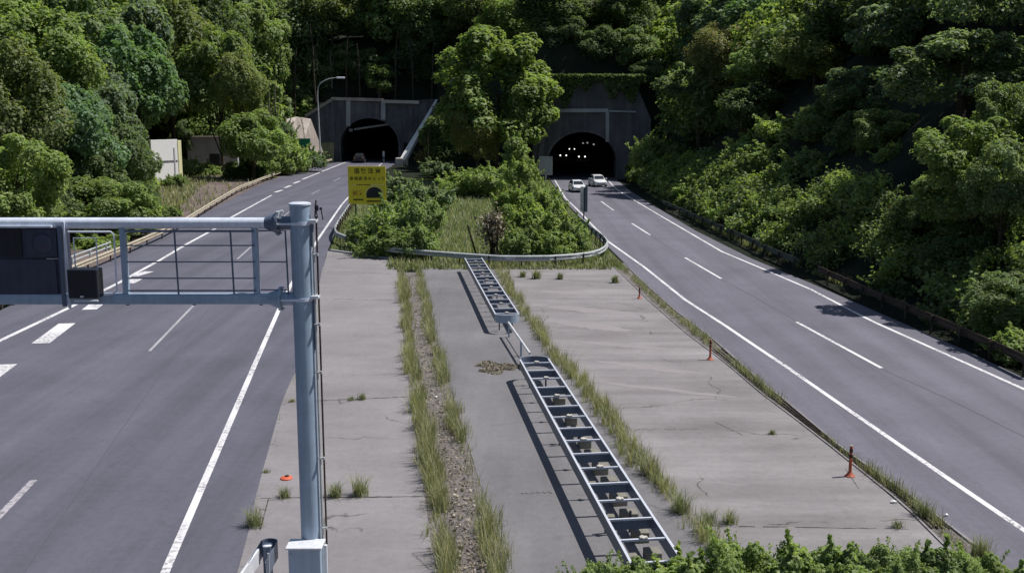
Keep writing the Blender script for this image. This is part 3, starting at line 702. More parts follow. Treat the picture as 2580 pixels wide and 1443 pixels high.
# message cabinet seen from its back
q0 = P3(-380, 570); q1 = P3(168, 766)
cab = gadd(MB().box(((q0[0]+q1[0])/2, YG+.16, (q0[2]+q1[2])/2), (q1[0]-q0[0], .42, q0[2]-q1[2]), 0, .015), 'message_cabinet', M['navy'])
g = MB(); x = P3(160, 650)[0]; g.box((x, YG-.09, (q0[2]+q1[2])/2), (.075, .06, q0[2]-q1[2]+.05), 0, .01); gadd(g, 'cabinet_frame', M['bluegrey_d'])
g = MB(); x = P3(173, 650)[0]; g.box((x, YG-.1, (q0[2]+q1[2])/2+.02), (.035, .07, q0[2]-q1[2]+.16), 0, .005); gadd(g, 'cabinet_edge', M['bluegrey_l'])
g = MB(); z = P3(60, 569)[2]; g.box(((xl+P3(138, 560)[0])/2, YG-.12, z), (P3(138, 560)[0]-xl, .08, .045), 0, .01); gadd(g, 'cabinet_rail', M['bluegrey_l'])
def panel(px0, py0, px1, py1, mat, nm, dy=.07):
    a = P3(px0, py0); b = P3(px1, py1); g = MB(); g.box(((a[0]+b[0])/2, YG-dy, (a[2]+b[2])/2), (b[0]-a[0], .03, a[2]-b[2]), 0, .008); return gadd(g, nm, mat)
panel(-90, 576, 62, 646, M['black'], 'cabinet_door'); panel(66, 576, 150, 646, M['navy'], 'cabinet_door'); panel(-90, 652, 152, 752, M['navy'], 'cabinet_door')
g = MB(); a = P3(112, 611); bm = bmesh.new(); bmesh.ops.create_uvsphere(bm, u_segments=24, v_segments=12, radius=.19); bm.verts.index_update()
g.add([(v.co.x*1.05+a[0], v.co.y*.25+YG-.09, v.co.z*.95+a[2]) for v in bm.verts], [[v.index for v in f.verts] for f in bm.faces]); bm.free(); gadd(g, 'fan_cover', M['navy'], smooth=True)
g = MB(); a = P3(124, 650); b = P3(152, 650); g.box(((a[0]+b[0])/2, YG-.1, a[2]), (b[0]-a[0], .02, .015)); gadd(g, 'hinge', M['galv'])
for px in (32, 322, 490, 658):
    p = P3(px, 768); g = MB(); g.tube([(p[0], YG, zL-.1), (p[0], YG, zL-.125)], .035, 10); gadd(g, 'drain_plug', M['black'])
# fittings on the right of the pole
for (pa, pb, top) in ((552, 620, 548), (742, 880, 738)):
    x = GXP+PR+.055; z = V(798, top+8, YG)[2]
    gadd(MB().box((x, YG-.05, z), (.15, .2, .06), 0, .01), 'bracket_cap', M['galv_w'])
    z2 = V(798, pb, YG)[2]; g = MB(); g.box((x-.035, YG, (z+z2)/2-.03), (.05, .1, z-z2-.06), 0, .01); gadd(g, 'bracket_plate', M['bluegrey_d'])
g = MB()
g.tube([(GXP+PR+.045, YG-.06, V(800, 585, YG)[2]), (GXP+PR+.045, YG-.06, -.2)], .022, 10); gadd(g, 'conduit', M['galv'], smooth=True)
g = MB(); g.tube([(GXP+PR+.11, YG-.03, V(800, 545, YG)[2]), (GXP+PR+.115, YG-.03, -.2)], .018, 10); gadd(g, 'conduit', M['bark'], smooth=True)
for py in (935, 1150, 1325, 640, 815):
    z = V(808, py, YG)[2]; g = MB(); g.box((GXP+PR+.075, YG-.07, z), (.13, .06, .022), 0, .004); g.tube([(GXP+PR+.12, YG-.1, z-.02), (GXP+PR+.12, YG-.1, z+.03)], .025, 8); gadd(g, 'conduit_clip', M['galv'])
g = MB(); a = V(796, 508, YG); 
g.tube([(a[0]-.03, YG, a[2]-.3), (a[0]-.01, YG, a[2]-.1), (a[0], YG, a[2]+.03)], .014, 6); g.tube([(a[0]+.02, YG, a[2]-.3), (a[0]+.0, YG-.02, a[2]-.16), (a[0]+.09, YG-.02, a[2]-.11), (a[0]+.12, YG, a[2]-.34)], .011, 6); g.box((a[0]+.01, YG-.02, a[2]-.12), (.07, .05, .11), 0, .01); g.box((a[0]+.09, YG-.02, a[2]-.13), (.05, .04, .05), 0, .01)
gadd(g, 'cable_bundle', M['black'], smooth=True)
# control box low on the pole
a = V(731, 1372, YG-.35); b = V(815, 1372, YG-.35); zt2 = V(770, 1345, YG-.2)[2]
cb = gadd(MB().box(((a[0]+b[0])/2-.02, YG-.36, a[2]-.6), (.62, .34, 1.2), 0, .012), 'control_box', M['bluegrey'])
g = MB(); g.box(((a[0]+b[0])/2-.02, YG-.36, a[2]+.022), (.70, .46, .035), 0, .01); o = g.build('hood', M['galv_w'], cb)
g = MB(); g.tube([((a[0]+b[0])/2-.27, YG-.545, a[2]-.1), ((a[0]+b[0])/2-.27, YG-.545, a[2]-.16)], .015, 8); g.build('latch', M['galv'], cb)
g = MB(); g.tube([((a[0]+b[0])/2+.36, YG-.3, a[2]-.02), ((a[0]+b[0])/2+.36, YG-.3, 0)], .035, 10); gadd(g, 'conduit', M['galv_w'], smooth=True)

# end of a guard rail at the bottom left
ex, ey = G(678, 1362, .95); er = empty('guardrail_end', (ex, ey, 0), 'rounded guard rail end with a capped post, left of the gantry pole foot', 'guardrail')
u = MB(); n = 14; out = []; inn = []
for i in range(n+1):
    a_ = math.pi*i/n; out.append((math.cos(a_)*.165, math.sin(a_)*.15)); inn.append((math.cos(a_)*.15, math.sin(a_)*.135))
out = [(.165, -1.0)]+out+[(-.165, -1.0)]; inn = [(.15, -1.0)]+inn+[(-.15, -1.0)]
u.loft([[(x, y, .95) for x, y in out], [(x, y, .95) for x, y in inn], [(x, y, .6) for x, y in inn], [(x, y, .6) for x, y in out], [(x, y, .95) for x, y in out]], closed=False, caps=False)
u.build('curved_rail', M['bluegrey_d'], er, smooth=True)
u = MB(); u.tube([(.03, -.28, 0), (.03, -.28, .98)], .09, 20); po = u.build('post', M['bluegrey_d'], er, smooth=True)
u = MB(); u.tube([(.03, -.28, .98), (.03, -.28, 1.0), (.03, -.28, 1.015)], [.098, .098, .07], 20); u.build('post_cap', M['galv_w'], po, smooth=True)
u = MB(); u.box((-.2, -1.6, .78), (.05, 2.6, .33), R(-3), .015); u.build('rail', M['galv_w'], er)
u = MB(); u.box((.2, -.9, .55), (.03, .03, 1.1)); u.build('bracket', M['galv'], er)

# ------------------------------------------------------------------ ladder-like steel frames
LZ = .8
def rail_pt(side, y):                                   # measured rails at height LZ
    Lr = [G(1171, 650, LZ), G(1308, 910, LZ), G(1591, 1419, LZ)]; Rr = [G(1219, 648, LZ), G(1387, 908, LZ), G(1711, 1404, LZ)]
    return interp(sorted(Lr, key=lambda p: p[1]) if side < 0 else sorted(Rr, key=lambda p: p[1]), y)
A0 = G(1171, 650, LZ); A1 = G(1591, 1419, LZ)
def lx(y): return A1[0]+(A0[0]-A1[0])*(y-A1[1])/(A0[1]-A1[1])
SL = (A0[0]-A1[0])/(A0[1]-A1[1]); WID = 1.0
blocks_at = []
def ladder(label, y0, y1, round_near, round_far, step, knob_every=2, h=LZ):
    root = empty('steel_frame', (lx(y0)+WID/2, y0, 0), label, 'steel frame', rz=-math.atan(SL)); L = math.hypot(y1-y0, (y1-y0)*SL)
    # local frame: y runs along, x across
    hw = WID/2; dp = .31
    for s in (-1, 1):
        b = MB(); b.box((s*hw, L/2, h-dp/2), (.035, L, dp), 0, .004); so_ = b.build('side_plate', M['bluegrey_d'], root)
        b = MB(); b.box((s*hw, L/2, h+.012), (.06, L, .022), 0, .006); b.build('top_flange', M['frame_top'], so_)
    for yy, on, sg in ((0, round_near, -1), (L, round_far, 1)):
        if not on: continue
        n = 16; o_, i_ = [], []
        for k in range(n+1):
            a_ = math.pi*k/n; o_.append((math.cos(a_)*(hw+.018), yy+sg*math.sin(a_)*.42)); i_.append((math.cos(a_)*(hw-.018), yy+sg*math.sin(a_)*.385))
        b = MB(); dz = .34
        b.loft([[(x, y, h) for x, y in o_], [(x, y, h) for x, y in i_], [(x, y, h-dz) for x, y in i_], [(x, y, h-dz) for x, y in o_], [(x, y, h) for x, y in o_]], closed=False, caps=False)
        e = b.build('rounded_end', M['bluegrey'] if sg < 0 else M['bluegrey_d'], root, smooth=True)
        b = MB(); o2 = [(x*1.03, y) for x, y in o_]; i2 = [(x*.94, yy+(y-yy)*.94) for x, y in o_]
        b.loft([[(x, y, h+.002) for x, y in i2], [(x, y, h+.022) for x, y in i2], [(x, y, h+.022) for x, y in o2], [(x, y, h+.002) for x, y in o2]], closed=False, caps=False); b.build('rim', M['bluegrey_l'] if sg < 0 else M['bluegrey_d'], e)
    k = 0; yy = .12
    while yy < L-.02:
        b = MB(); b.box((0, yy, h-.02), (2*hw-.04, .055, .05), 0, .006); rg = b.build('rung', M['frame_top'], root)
        if k % knob_every == 0:
            b = MB(); b.box((.02, yy, h+.028), (.17, .1, .045), 0, .02); b.box((-.0, yy, h+.03), (.07, .16, .05), 0, .02); b.build('clamp', M['conc_pale'], rg)
        else:
            b = MB(); b.box((0, yy+.03, h-.15), (2*hw-.05, .02, .22)); b.build('web', M['bluegrey_d'], rg)
        k += 1; yy += step
    yy = .4
    while yy < L:
        for s in (-1, 1):
            b = MB(); b.box((s*(hw-.22), yy, (h-dp)/2), (.05, .05, h-dp+.02)); b.build('leg', M['navy'], root)
        yy += 6.2
    return root
fr1 = ladder('long near steel frame like a ladder with concrete blocks under its rungs', A1[1]-3.2, G(1308, 905, LZ)[1], False, True, 1.07)
fr2 = ladder('short far steel frame like a ladder, its rounded front facing the camera', G(1242, 790, LZ)[1], A0[1], True, False, 1.12)
# blocks under the near frame
ORD = ['nearest', 'second', 'third', 'fourth', 'fifth', 'sixth', 'seventh', 'eighth', 'ninth', 'tenth', 'eleventh', 'twelfth', 'thirteenth', 'fourteenth', 'fifteenth', 'sixteenth', 'seventeenth', 'farthest']; nb = [0, 0]
yy = A1[1]-2.4; i = 0
while yy < 33.5:
    for (ox, w_, d_, h_) in ((.40, .36, .36, .24), (-.02, .2, .2, .14)):
        if ox < .1 and i % 2: continue
        x = lx(yy)+WID/2+ox+SL*0; mb = MB(); mb.box((0, 0, h_/2), (w_*random.uniform(.9, 1.1), d_, h_), 0, .02); o = mb.build('concrete_block', M['block']); o.location = (x, yy, 0.002); o.rotation_euler.z = random.uniform(-.08, .08)-math.atan(SL)
        q_ = 0 if ox > .1 else 1; tag(o, ('wide' if ox > .1 else 'small')+' beige concrete block under the near steel frame, '+ORD[min(17, nb[q_])]+' from the camera', 'block', 'wide blocks under the near steel frame' if ox > .1 else 'small blocks under the near steel frame'); nb[q_] += 1
    yy += 1.07; i += 1
# pipe rail that joins the two frames
a = Vector((*G(1281, 812, .62), .62)); b_ = Vector((*G(1335, 890, .62), .62)); 
pr = empty('pipe_rail', (a.x, a.y, 0), 'thin pale pipe rail on short posts bridging the gap between the two ladder-like frames', 'rail')
q = MB(); q.tube([(0, 0, .62), tuple((b_-a)[:2])+(.62,)], .045, 10); q.build('pipe', M['galv_w'], pr, smooth=True)
q = MB(); q.tube([(0.12, 0, .40), (b_.x-a.x+.12, b_.y-a.y, .40)], .02, 8); q.build('pipe', M['galv'], pr, smooth=True)
for u_ in (.02, .62):
    v_ = (b_-a)*u_; q = MB(); q.box((v_.x, v_.y, .31), (.07, .07, .62)); q.build('post', M['bluegrey'], pr)

# ------------------------------------------------------------------ signs, lamp, boards
def text_mesh(body, size, mat, name, parent, loc, ext=.004, bold=0.0):
    cu = bpy.data.curves.new(name, 'FONT'); cu.body = body; cu.size = size; cu.align_x = 'CENTER'; cu.align_y = 'CENTER'; cu.extrude = ext; cu.offset = bold
    to = bpy.data.objects.new(name, cu); COL.objects.link(to); dg = bpy.context.evaluated_depsgraph_get()
    me = bpy.data.meshes.new_from_object(to.evaluated_get(dg)); bpy.data.objects.remove(to)
    me.materials.clear(); o = bpy.data.objects.new(name, me); COL.objects.link(o); me.materials.append(mat)
    o.parent = parent; o.location = loc; o.rotation_euler = (R(90), 0, 0); return o
YS = 84.0; s0 = V(876, 419, YS); s1 = V(973, 514, YS); SW = s1[0]-s0[0]; SH = s0[2]-s1[2]; scx = (s0[0]+s1[0])/2; scz = (s0[2]+s1[2])/2
ys_ = empty('warning_sign', (scx, YS, 0), 'large yellow warning sign with a dark tunnel picture at the left corner of the island', 'sign')
MB().box((0, 0, scz), (SW, .08, SH), 0, .01).build('panel', M['yellow'], ys_)
for s in (-.32, .32): MB().box((s*SW, .09, scz/2), (.12, .09, scz+.3)).build('post', M['railgreen'], ys_)
def sg(u): return (u-560)/830*SW*.98        # crop units across the panel
def sz(v): return scz+(620-v)/860*SH*1.0
for ch, u_ in zip('追突注意', (335, 495, 650, 815)): text_mesh(ch, .47, M['signtext'], 'lettering', ys_, (sg(u_), -.045, sz(300)), bold=.012)
for ch, u_ in zip('車間距離をとって', (222, 322, 420, 524, 628, 730, 830, 920)): text_mesh(ch, .31, M['signtext'], 'lettering', ys_, (sg(u_), -.045, sz(475)), bold=.006)
for ch, u_ in zip('前方', (290, 415)): text_mesh(ch, .42, M['signred'], 'lettering', ys_, (sg(u_), -.045, sz(800)), bold=.01)
MB().box((sg(600), -.046, sz(610)), (SW*.93, .012, .07)).build('dividing_line', M['yellow_l'], ys_)
MB().box((sg(480), -.055, sz(610)), (SW*.38, .012, .06)).build('dividing_line', M['signtext'], ys_)
ar = [(sg(725)+(.66)*math.cos(math.pi*i/20), sz(830)+.60*math.sin(math.pi*i/20)) for i in range(21)]
hw_ = .66; ar = [(sg(725)+hw_, sz(910))]+ar+[(sg(725)-hw_, sz(910))]
q = MB(); q.prism([(x, z) for x, z in ar], -.055, -.042); q.build('tunnel_symbol', M['signdark'], ys_)
q = MB(); n = 20; o_ = [(sg(725)+.76*math.cos(math.pi*i/n), sz(830)+.71*math.sin(math.pi*i/n)) for i in range(n+1)]; i_ = [(sg(725)+.68*math.cos(math.pi*i/n), sz(830)+.63*math.sin(math.pi*i/n)) for i in range(n+1)]
q.loft([[(x, -.05, z) for x, z in o_], [(x, -.05, z) for x, z in i_]], closed=False, caps=False); q.build('symbol_outline', M['yellow_l'], ys_)
q = MB(); q.box((sg(725), -.05, sz(985)), (1.3, .012, .12)); q.box((sg(925), -.05, sz(960)), (.1, .012, .42)); q.build('symbol_base', M['signtext'], ys_)
MB().box((sg(360), -.05, sz(950)), (.82, .012, .12)).build('underline', M['signtext'], ys_)
# grey board on a post at the right of the island, seen nearly edge on
bx_, by_ = G(1471, 556); by_ = 88.0; bx_ = V(1471, 540, by_)[0]
gb_ = empty('sign_board', (bx_, by_, 0), 'narrow grey sign board on a dark post beside the nearer white car', 'sign')
z1 = V(1471, 470, by_)[2]; z0 = V(1471, 534, by_)[2]
MB().box((-.17, 0, (z0+z1)/2), (.3, .06, z1-z0), R(20), .01).build('panel', M['galv'], gb_); MB().box((.17, .02, (z0+z1)/2), (.3, .06, z1-z0), R(-30), .01).build('panel', M['bluegrey_d'], gb_)
MB().tube([(0, .08, 0), (0, .08, z1-.1)], .06, 10).build('post', M['black'], gb_)
Yq = 136.0; p = V(1375, 430, Yq); gb2 = empty('sign_board', (p[0], Yq, 0), 'square grey board left of the right tunnel mouth above the island bushes', 'sign')
za = V(1375, 395, Yq)[2]; zb = V(1375, 441, Yq)[2]
MB().box((0, 0, (za+zb)/2), (1.75, .06, za-zb), 0, .02).build('panel', M['conc_wall'], gb2)
for s in (-1, 1): MB().box((s*.83, -.04, (za+zb)/2), (.07, .03, za-zb)).build('frame', M['galv'], gb2)
MB().box((0, -.04, za), (1.75, .03, .07)).build('frame', M['galv'], gb2); MB().tube([(0, .08, 0), (0, .08, za-.1)], .06, 8).build('post', M['galv'], gb2)
Yq = 168.0; p = V(760, 360, Yq); g3 = empty('guide_sign', (p[0], Yq, terr_z(p[0], Yq)), 'small dark green rectangular sign among weeds left of the left tunnel mouth', 'sign')
za = V(760, 349, Yq)[2]-g3.location.z; zb = V(760, 370, Yq)[2]-g3.location.z
MB().box((0, 0, (za+zb)/2), (2.85, .08, za-zb), 0, .02).build('panel', M['signgreen'], g3)
for s in (-1, 1): MB().tube([(s*.9, .08, 0), (s*.9, .08, za-.1)], .05, 8).build('post', M['galv'], g3)
# street lamp
Yq = 182.0; x0_ = V(809, 388, Yq)[0]; x1_ = V(799, 240, Yq)[0]
sl_ = empty('street_lamp', (x0_, Yq, 0), 'tall pale street lamp with a curved arm standing left of the left tunnel mouth', 'street lamp')
pts = [(0, 0, 0)]+[(V(a_, b2, Yq)[0]-x0_, 0, V(a_, b2, Yq)[2]) for a_, b2 in ((807, 380), (800, 240), (801, 222), (806, 212), (815, 205), (828, 199), (845, 196.5))]
pts[0] = (.05, 0, 0); q = MB(); q.tube(pts, [.16, .15, .1, .095, .09, .085, .08, .07], 10); q.build('pole', M['galv'], sl_, smooth=True)
p = V(858, 196.5, Yq); q = MB(); q.box((p[0]-x0_, 0, p[2]), (1.5, .45, .34), 0, .14); q.build('lamp_head', M['galv_w'], sl_)
Yq = 150.0; x0_ = V(1112, 400, Yq)[0]
s2_ = empty('street_lamp', (x0_, Yq, 0), 'slim dark street lamp with a small white head in the shade between the two tunnels', 'street lamp')
pts = [(0, 0, 0)]+[(V(a_, b2, Yq)[0]-x0_, 0, V(a_, b2, Yq)[2]) for a_, b2 in ((1078, 345), (1082, 318), (1092, 305), (1112, 298))]
pts[0] = (pts[1][0], 0, 0); q = MB(); q.tube(pts, [.09, .07, .06, .055, .05], 8); q.build('pole', M['bark'], s2_, smooth=True)
p = V(1120, 296, Yq); q = MB(); q.box((p[0]-x0_, 0, p[2]), (.7, .3, .22), 0, .08); q.build('lamp_head', M['galv_w'], s2_)
# white board at the left, grey wall and pale concrete slope
Yq = 133.0; a = V(398, 356, Yq); b = V(430, 470, Yq)
wb = empty('notice_board', ((a[0]+b[0])/2, Yq, 0), 'tall white board with pale yellow edge standing at the end of the left trees', 'board')
zt_ = a[2]; wb.rotation_euler = (0, 0, R(64)); W_ = 4.6
MB().box((0, 0, (zt_+.5)/2+.2), (W_, .35, zt_-.5), 0, .02).build('panel', M['white'], wb)
MB().box((W_/2+.32, .0, (zt_+.3)/2+.1), (.62, .5, zt_-.4), 0, .02).build('edge_panel', M['lemon'], wb)
MB().box((0, -.2, zt_*.55), (W_*.94, .06, .2)).build('crossbar', M['conc_dark'], wb); MB().box((W_*.36, -.22, zt_*.5), (.2, .06, zt_*.7)).build('upright', M['conc_wall'], wb)
MB().box((-W_/2+.15, -.1, .0), (.4, .3, 1.6)).build('leg', M['cream'], wb)
Yq = 171.0; a = V(470, 346, Yq); b = V(600, 430, Yq)
gw = empty('retaining_wall', ((a[0]+b[0])/2, Yq, 0), 'grey concrete wall with a dark doorway behind the bright round bush', 'wall')
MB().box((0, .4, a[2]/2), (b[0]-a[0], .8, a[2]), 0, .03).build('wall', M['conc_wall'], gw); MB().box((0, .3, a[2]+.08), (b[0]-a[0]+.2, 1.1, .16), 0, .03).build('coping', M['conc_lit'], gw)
dx_ = V(541, 400, Yq)[0]-(a[0]+b[0])/2; MB().box((dx_, -.03, 1.3), (1.7, .1, 2.7)).build('doorway_dark', M['black'], gw)  # black panel puts the darkness inside the open doorway into colour
# concrete slope left of the mouth: two facets
def slope(name, label, pts, Ys, mat):
    P = [V(px, py, Y) for (px, py), Y in zip(pts, Ys)]; n = len(P)
    root = empty(name, (P[-1][0], P[-1][1], 0), label, 'retaining wall')
    vs = P+[(x-.3, y+1.2, z-.4) for x, y, z in P]; m_ = MB(); m_.add(vs, [tuple(range(n)), tuple(range(2*n-1, n-1, -1))]+[(i, i+n, (i+1) % n+n, (i+1) % n) for i in range(n)])
    o = m_.build('wall', mat, root); o.location = -root.location; return root
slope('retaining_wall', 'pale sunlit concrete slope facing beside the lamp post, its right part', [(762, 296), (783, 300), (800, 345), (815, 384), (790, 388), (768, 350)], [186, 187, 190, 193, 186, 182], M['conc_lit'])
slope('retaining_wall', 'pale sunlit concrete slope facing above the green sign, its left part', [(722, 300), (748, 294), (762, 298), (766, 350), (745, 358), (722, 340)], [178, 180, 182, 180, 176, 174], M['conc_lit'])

# ------------------------------------------------------------------ delineators, disc, litter
def delineator(x, y, h, label):
    r = empty('delineator_post', (x, y, 0), label, 'delineator', 'orange delineator posts along the gutter')
    MB().tube([(0, 0, 0), (0, 0, .02), (0, 0, .05), (0, 0, .12)], [.13, .13, .09, .05], 20).build('base', M['orange_d'], r, smooth=True)
    q = MB(); q.tube([(0, 0, .1), (0, 0, h-.02), (0, 0, h)], [.042, .04, .03], 14); p = q.build('post', M['orange_d'], r, smooth=True)
    for z in (h-.12, h-.27): MB().tube([(0, 0, z-.045), (0, 0, z+.045)], .0435, 14).build('reflective_band', M['bark'], p, smooth=True)
    MB().tube([(0, 0, h-.01), (0, 0, h+.012)], .035, 14).build('cap', M['beige'], p, smooth=True)
for px, py, h, lab in ((2141, 1199, .82, 'worn orange delineator post nearest the camera beside the right gutter'), (1789, 906, .8, 'orange delineator post in the middle of the gutter line next to a grass tuft'), (1611, 752, .6, 'small orange delineator post farthest from the camera at the gutter grass')):
    delineator(*G(px, py), h, lab)
x, y = G(722, 1205); r = empty('orange_disc', (x, y, .003), 'flat round orange rubber disc left of the gantry pole on the concrete', 'disc')
MB().tube([(0, 0, 0), (0, 0, .025), (0, 0, .05), (0, 0, .06)], [.155, .155, .12, .05], 28).build('disc', M['orange'], r, smooth=True)
MB().tube([(0.01, 0, .055), (0.01, 0, .085)], [.055, .05], 16).build('stub', M['bark'], r, smooth=True)
for i, (px, py, w_, lab) in enumerate(((2251, 1266, .17, 'white scrap of litter at the gutter, nearest the camera'), (2256, 1321, .07, 'tiny white scrap beside a weed near the bottom right'), (1099, 1002, .1, 'white scrap between the two grass rows'), (1053, 667, .3, 'white scrap under the curved guard rail'), (2384, 1300, .1, 'pale scrap on the shoulder of the right road'), (2143, 762, .25, 'white scrap on the shoulder beside the shaded bank'))):
    x, y = G(px, py); q = MB(); n = 9; top = [(math.cos(k/n*6.283)*w_*random.uniform(.35, .6), math.sin(k/n*6.283)*w_*random.uniform(.3, .5), .02+random.uniform(0, .03)) for k in range(n)]
    q.add([(0, 0, .07)]+top+[(v[0]*1.05, v[1]*1.05, .0) for v in top], [(0, k+1, (k+1) % n+1) for k in range(n)]+[(k+1, k+1+n, (k+1) % n+1+n, (k+1) % n+1) for k in range(n)])
    o = q.build('litter', M['white']); o.location = (x, y, .012); tag(o, lab, 'litter')

# ------------------------------------------------------------------ plants
def leaf_quads(C, N, size, rng, aspect=1.5):            # diamond leaves at C facing N
    n = len(C); rv = rng.normal(size=(n, 3)); N = N/np.linalg.norm(N, axis=1)[:, None]
    T = np.cross(N, rv); T /= np.linalg.norm(T, axis=1)[:, None]; B = np.cross(N, T)
    s = size*rng.uniform(.6, 1.35, n)[:, None]; a = T*s*aspect/2; b = B*s/2; sag = N*s*.18
    return np.stack([C-a-sag, C-b+sag*.6, C+a-sag, C+b+sag*.6], 1)
def crown_points(seed, nclump, nleaf, rad, lift, squash=(1, 1, 1), cr=(.28, .5), low=-.75, top_bias=.3):
    rng = np.random.default_rng(seed); cl = []
    while len(cl) < nclump:
        d = rng.normal(size=3); d /= np.linalg.norm(d); 
        if d[2] < low: continue
        rr_ = rng.uniform(.35, .86)**.7; c = d*rr_*np.array(squash)*rad; cl.append((c, rng.uniform(*cr)*rad*(1.05-.3*max(0, d[2]))))
    per = nleaf//nclump; Cs, Ns = [], []
    for c, r in cl:
        d = rng.normal(size=(per, 3)); out = c/(np.linalg.norm(c)+1e-6); d += out*.55+np.array([0, 0, top_bias]); d /= np.linalg.norm(d, axis=1)[:, None]
        rad_ = r*(1-np.abs(rng.normal(0, .16, per)))[:, None]*(1+.25*np.sin(d[:, :1]*7+seed)*np.cos(d[:, 1:2]*6))
        Cs.append(c+d*rad_*np.array([1, 1, .8])); Ns.append(d*.8+rng.normal(size=(per, 3))*.42+np.array([.15, 0, .8]))
    C = np.concatenate(Cs)+np.array([0, 0, lift]); return C, np.concatenate(Ns), cl, rng
def trunk_mesh(seed, H, lift, cl, r0=.22):
    rnd = random.Random(seed); m_ = MB(); top = lift+.2
    pts = [(0, 0, -.5)]; x = y = 0
    for k in range(1, 6):
        x += rnd.uniform(-.18, .18); y += rnd.uniform(-.18, .18); pts.append((x, y, top*k/5))
    m_.tube(pts, [r0*1.2, r0, r0*.85, r0*.7, r0*.55, r0*.35], 7)
    for c, r in cl[:9]:
        z0 = lift*rnd.uniform(.35, .9); k = min(4, int(z0/top*5)); p = pts[k]
        q = (c[0]*.9, c[1]*.9, c[2]*.9+lift); mid = ((p[0]+q[0])/2+rnd.uniform(-.2, .2), (p[1]+q[1])/2, (p[2]+q[2])/2+.15)
        m_.tube([p, mid, q], [r0*.4, r0*.25, r0*.08], 5)
    return m_
TREES = {}
def tree_kind(key, seed, nclump, nleaf, leaf, rad=3.6, H=9.5, mat='leaf', bark='bark', **k):
    lift = H-rad*.95*k.get('squash', (1, 1, 1))[2]-.2; C, N, cl, rng = crown_points(seed, nclump, nleaf, rad, lift, **k)
    me = quads_mesh('crown', leaf_quads(C, N, leaf, rng)); me.materials.append(M[mat])
    tm = trunk_mesh(seed, H, lift, cl); bm_ = bpy.data.meshes.new('trunk'); bm_.from_pydata(tm.v, [], tm.f); bm_.materials.append(M[bark])
    zmax = float(C[:, 2].max()); hw = float(np.percentile(np.abs(C[:, :2]), 98)); TREES[key] = (me, bm_, zmax, hw, C, N)
SQ = (1, 1, 1.18)
tree_kind('mid', 11, 42, 17000, .215, mat='leaf', squash=SQ)
tree_kind('dark', 12, 48, 17000, .215, mat='leaf_dark', squash=SQ)
tree_kind('yel', 13, 44, 17000, .215, mat='leaf_yel', squash=SQ)
tree_kind('grey', 14, 46, 17000, .215, mat='leaf_grey', squash=SQ, cr=(.24, .42))
tree_kind('red', 15, 60, 30000, .125, mat='leaf_red', squash=(1, 1, .95), cr=(.28, .4))
tree_kind('lime', 16, 42, 17000, .215, mat='leaf_lime', squash=SQ)
tree_kind('tall', 17, 95, 36000, .21, rad=4.2, H=14, mat='leaf', squash=(1, 1, 1.6), cr=(.2, .36))
tree_kind('pine', 18, 30, 9000, .2, mat='leaf_dark', squash=(1.15, 1, .8), cr=(.2, .34), top_bias=.9)
tree_kind('slim', 19, 22, 7000, .27, rad=3.0, H=10, mat='leaf', squash=(.8, .8, 1.5), cr=(.3, .45), bark='bark_pale')
tree_kind('olive', 61, 44, 17000, .2, mat='leaf_olive', squash=SQ)
tree_kind('cool', 62, 40, 16000, .23, mat='leaf_cool', squash=SQ)
tree_kind('n_mid', 51, 60, 24000, .15, mat='leaf', squash=SQ, cr=(.2, .34))
tree_kind('n_lime', 52, 60, 26000, .15, mat='leaf_lime', squash=SQ, cr=(.2, .34))
tree_kind('n_grey', 53, 56, 22000, .15, mat='leaf_grey', squash=(1.1, 1, .9), cr=(.17, .3), top_bias=.6)
tree_kind('n_dark', 54, 60, 20000, .16, mat='leaf_dark', squash=SQ, cr=(.2, .34))
KW = {'mid': 'mid green', 'dark': 'dark green', 'yel': 'olive green', 'grey': 'grey green', 'red': 'reddish brown tinged', 'lime': 'bright green', 'tall': 'tall green', 'pine': 'dark layered', 'slim': 'slender green'}
trng = random.Random(5); NT = 0
def tree(kind, px, top, Y, wpx, label, group='trees on the wooded slopes', name='tree', cat='tree', minh=2.0):
    global NT; NT += 1
    if Y < 96 and 'n_'+kind in TREES: kind = 'n_'+kind
    me, tm, zmax, hw, C, N = TREES[kind]; x, _, z = V(px, top, Y); zb = terr_z(x, Y); h = max(minh, z-zb)
    r = empty(name, (x, Y, zb), label, cat, group, trng.uniform(0, 6.28)); sxy = (wpx/2)*Y/FPX/hw*1.02; sz = min(max(h/zmax, .72*sxy), 1.28*sxy)
    c = bpy.data.objects.new('crown', me); COL.objects.link(c); c.parent = r; c.scale = (sxy, sxy, sz); c.location = (0, 0, h-zmax*sz)
    t_ = bpy.data.objects.new('trunk', tm); COL.objects.link(t_); t_.parent = r; t_.scale = (sxy, sxy, max(.2, h/zmax))
    return r
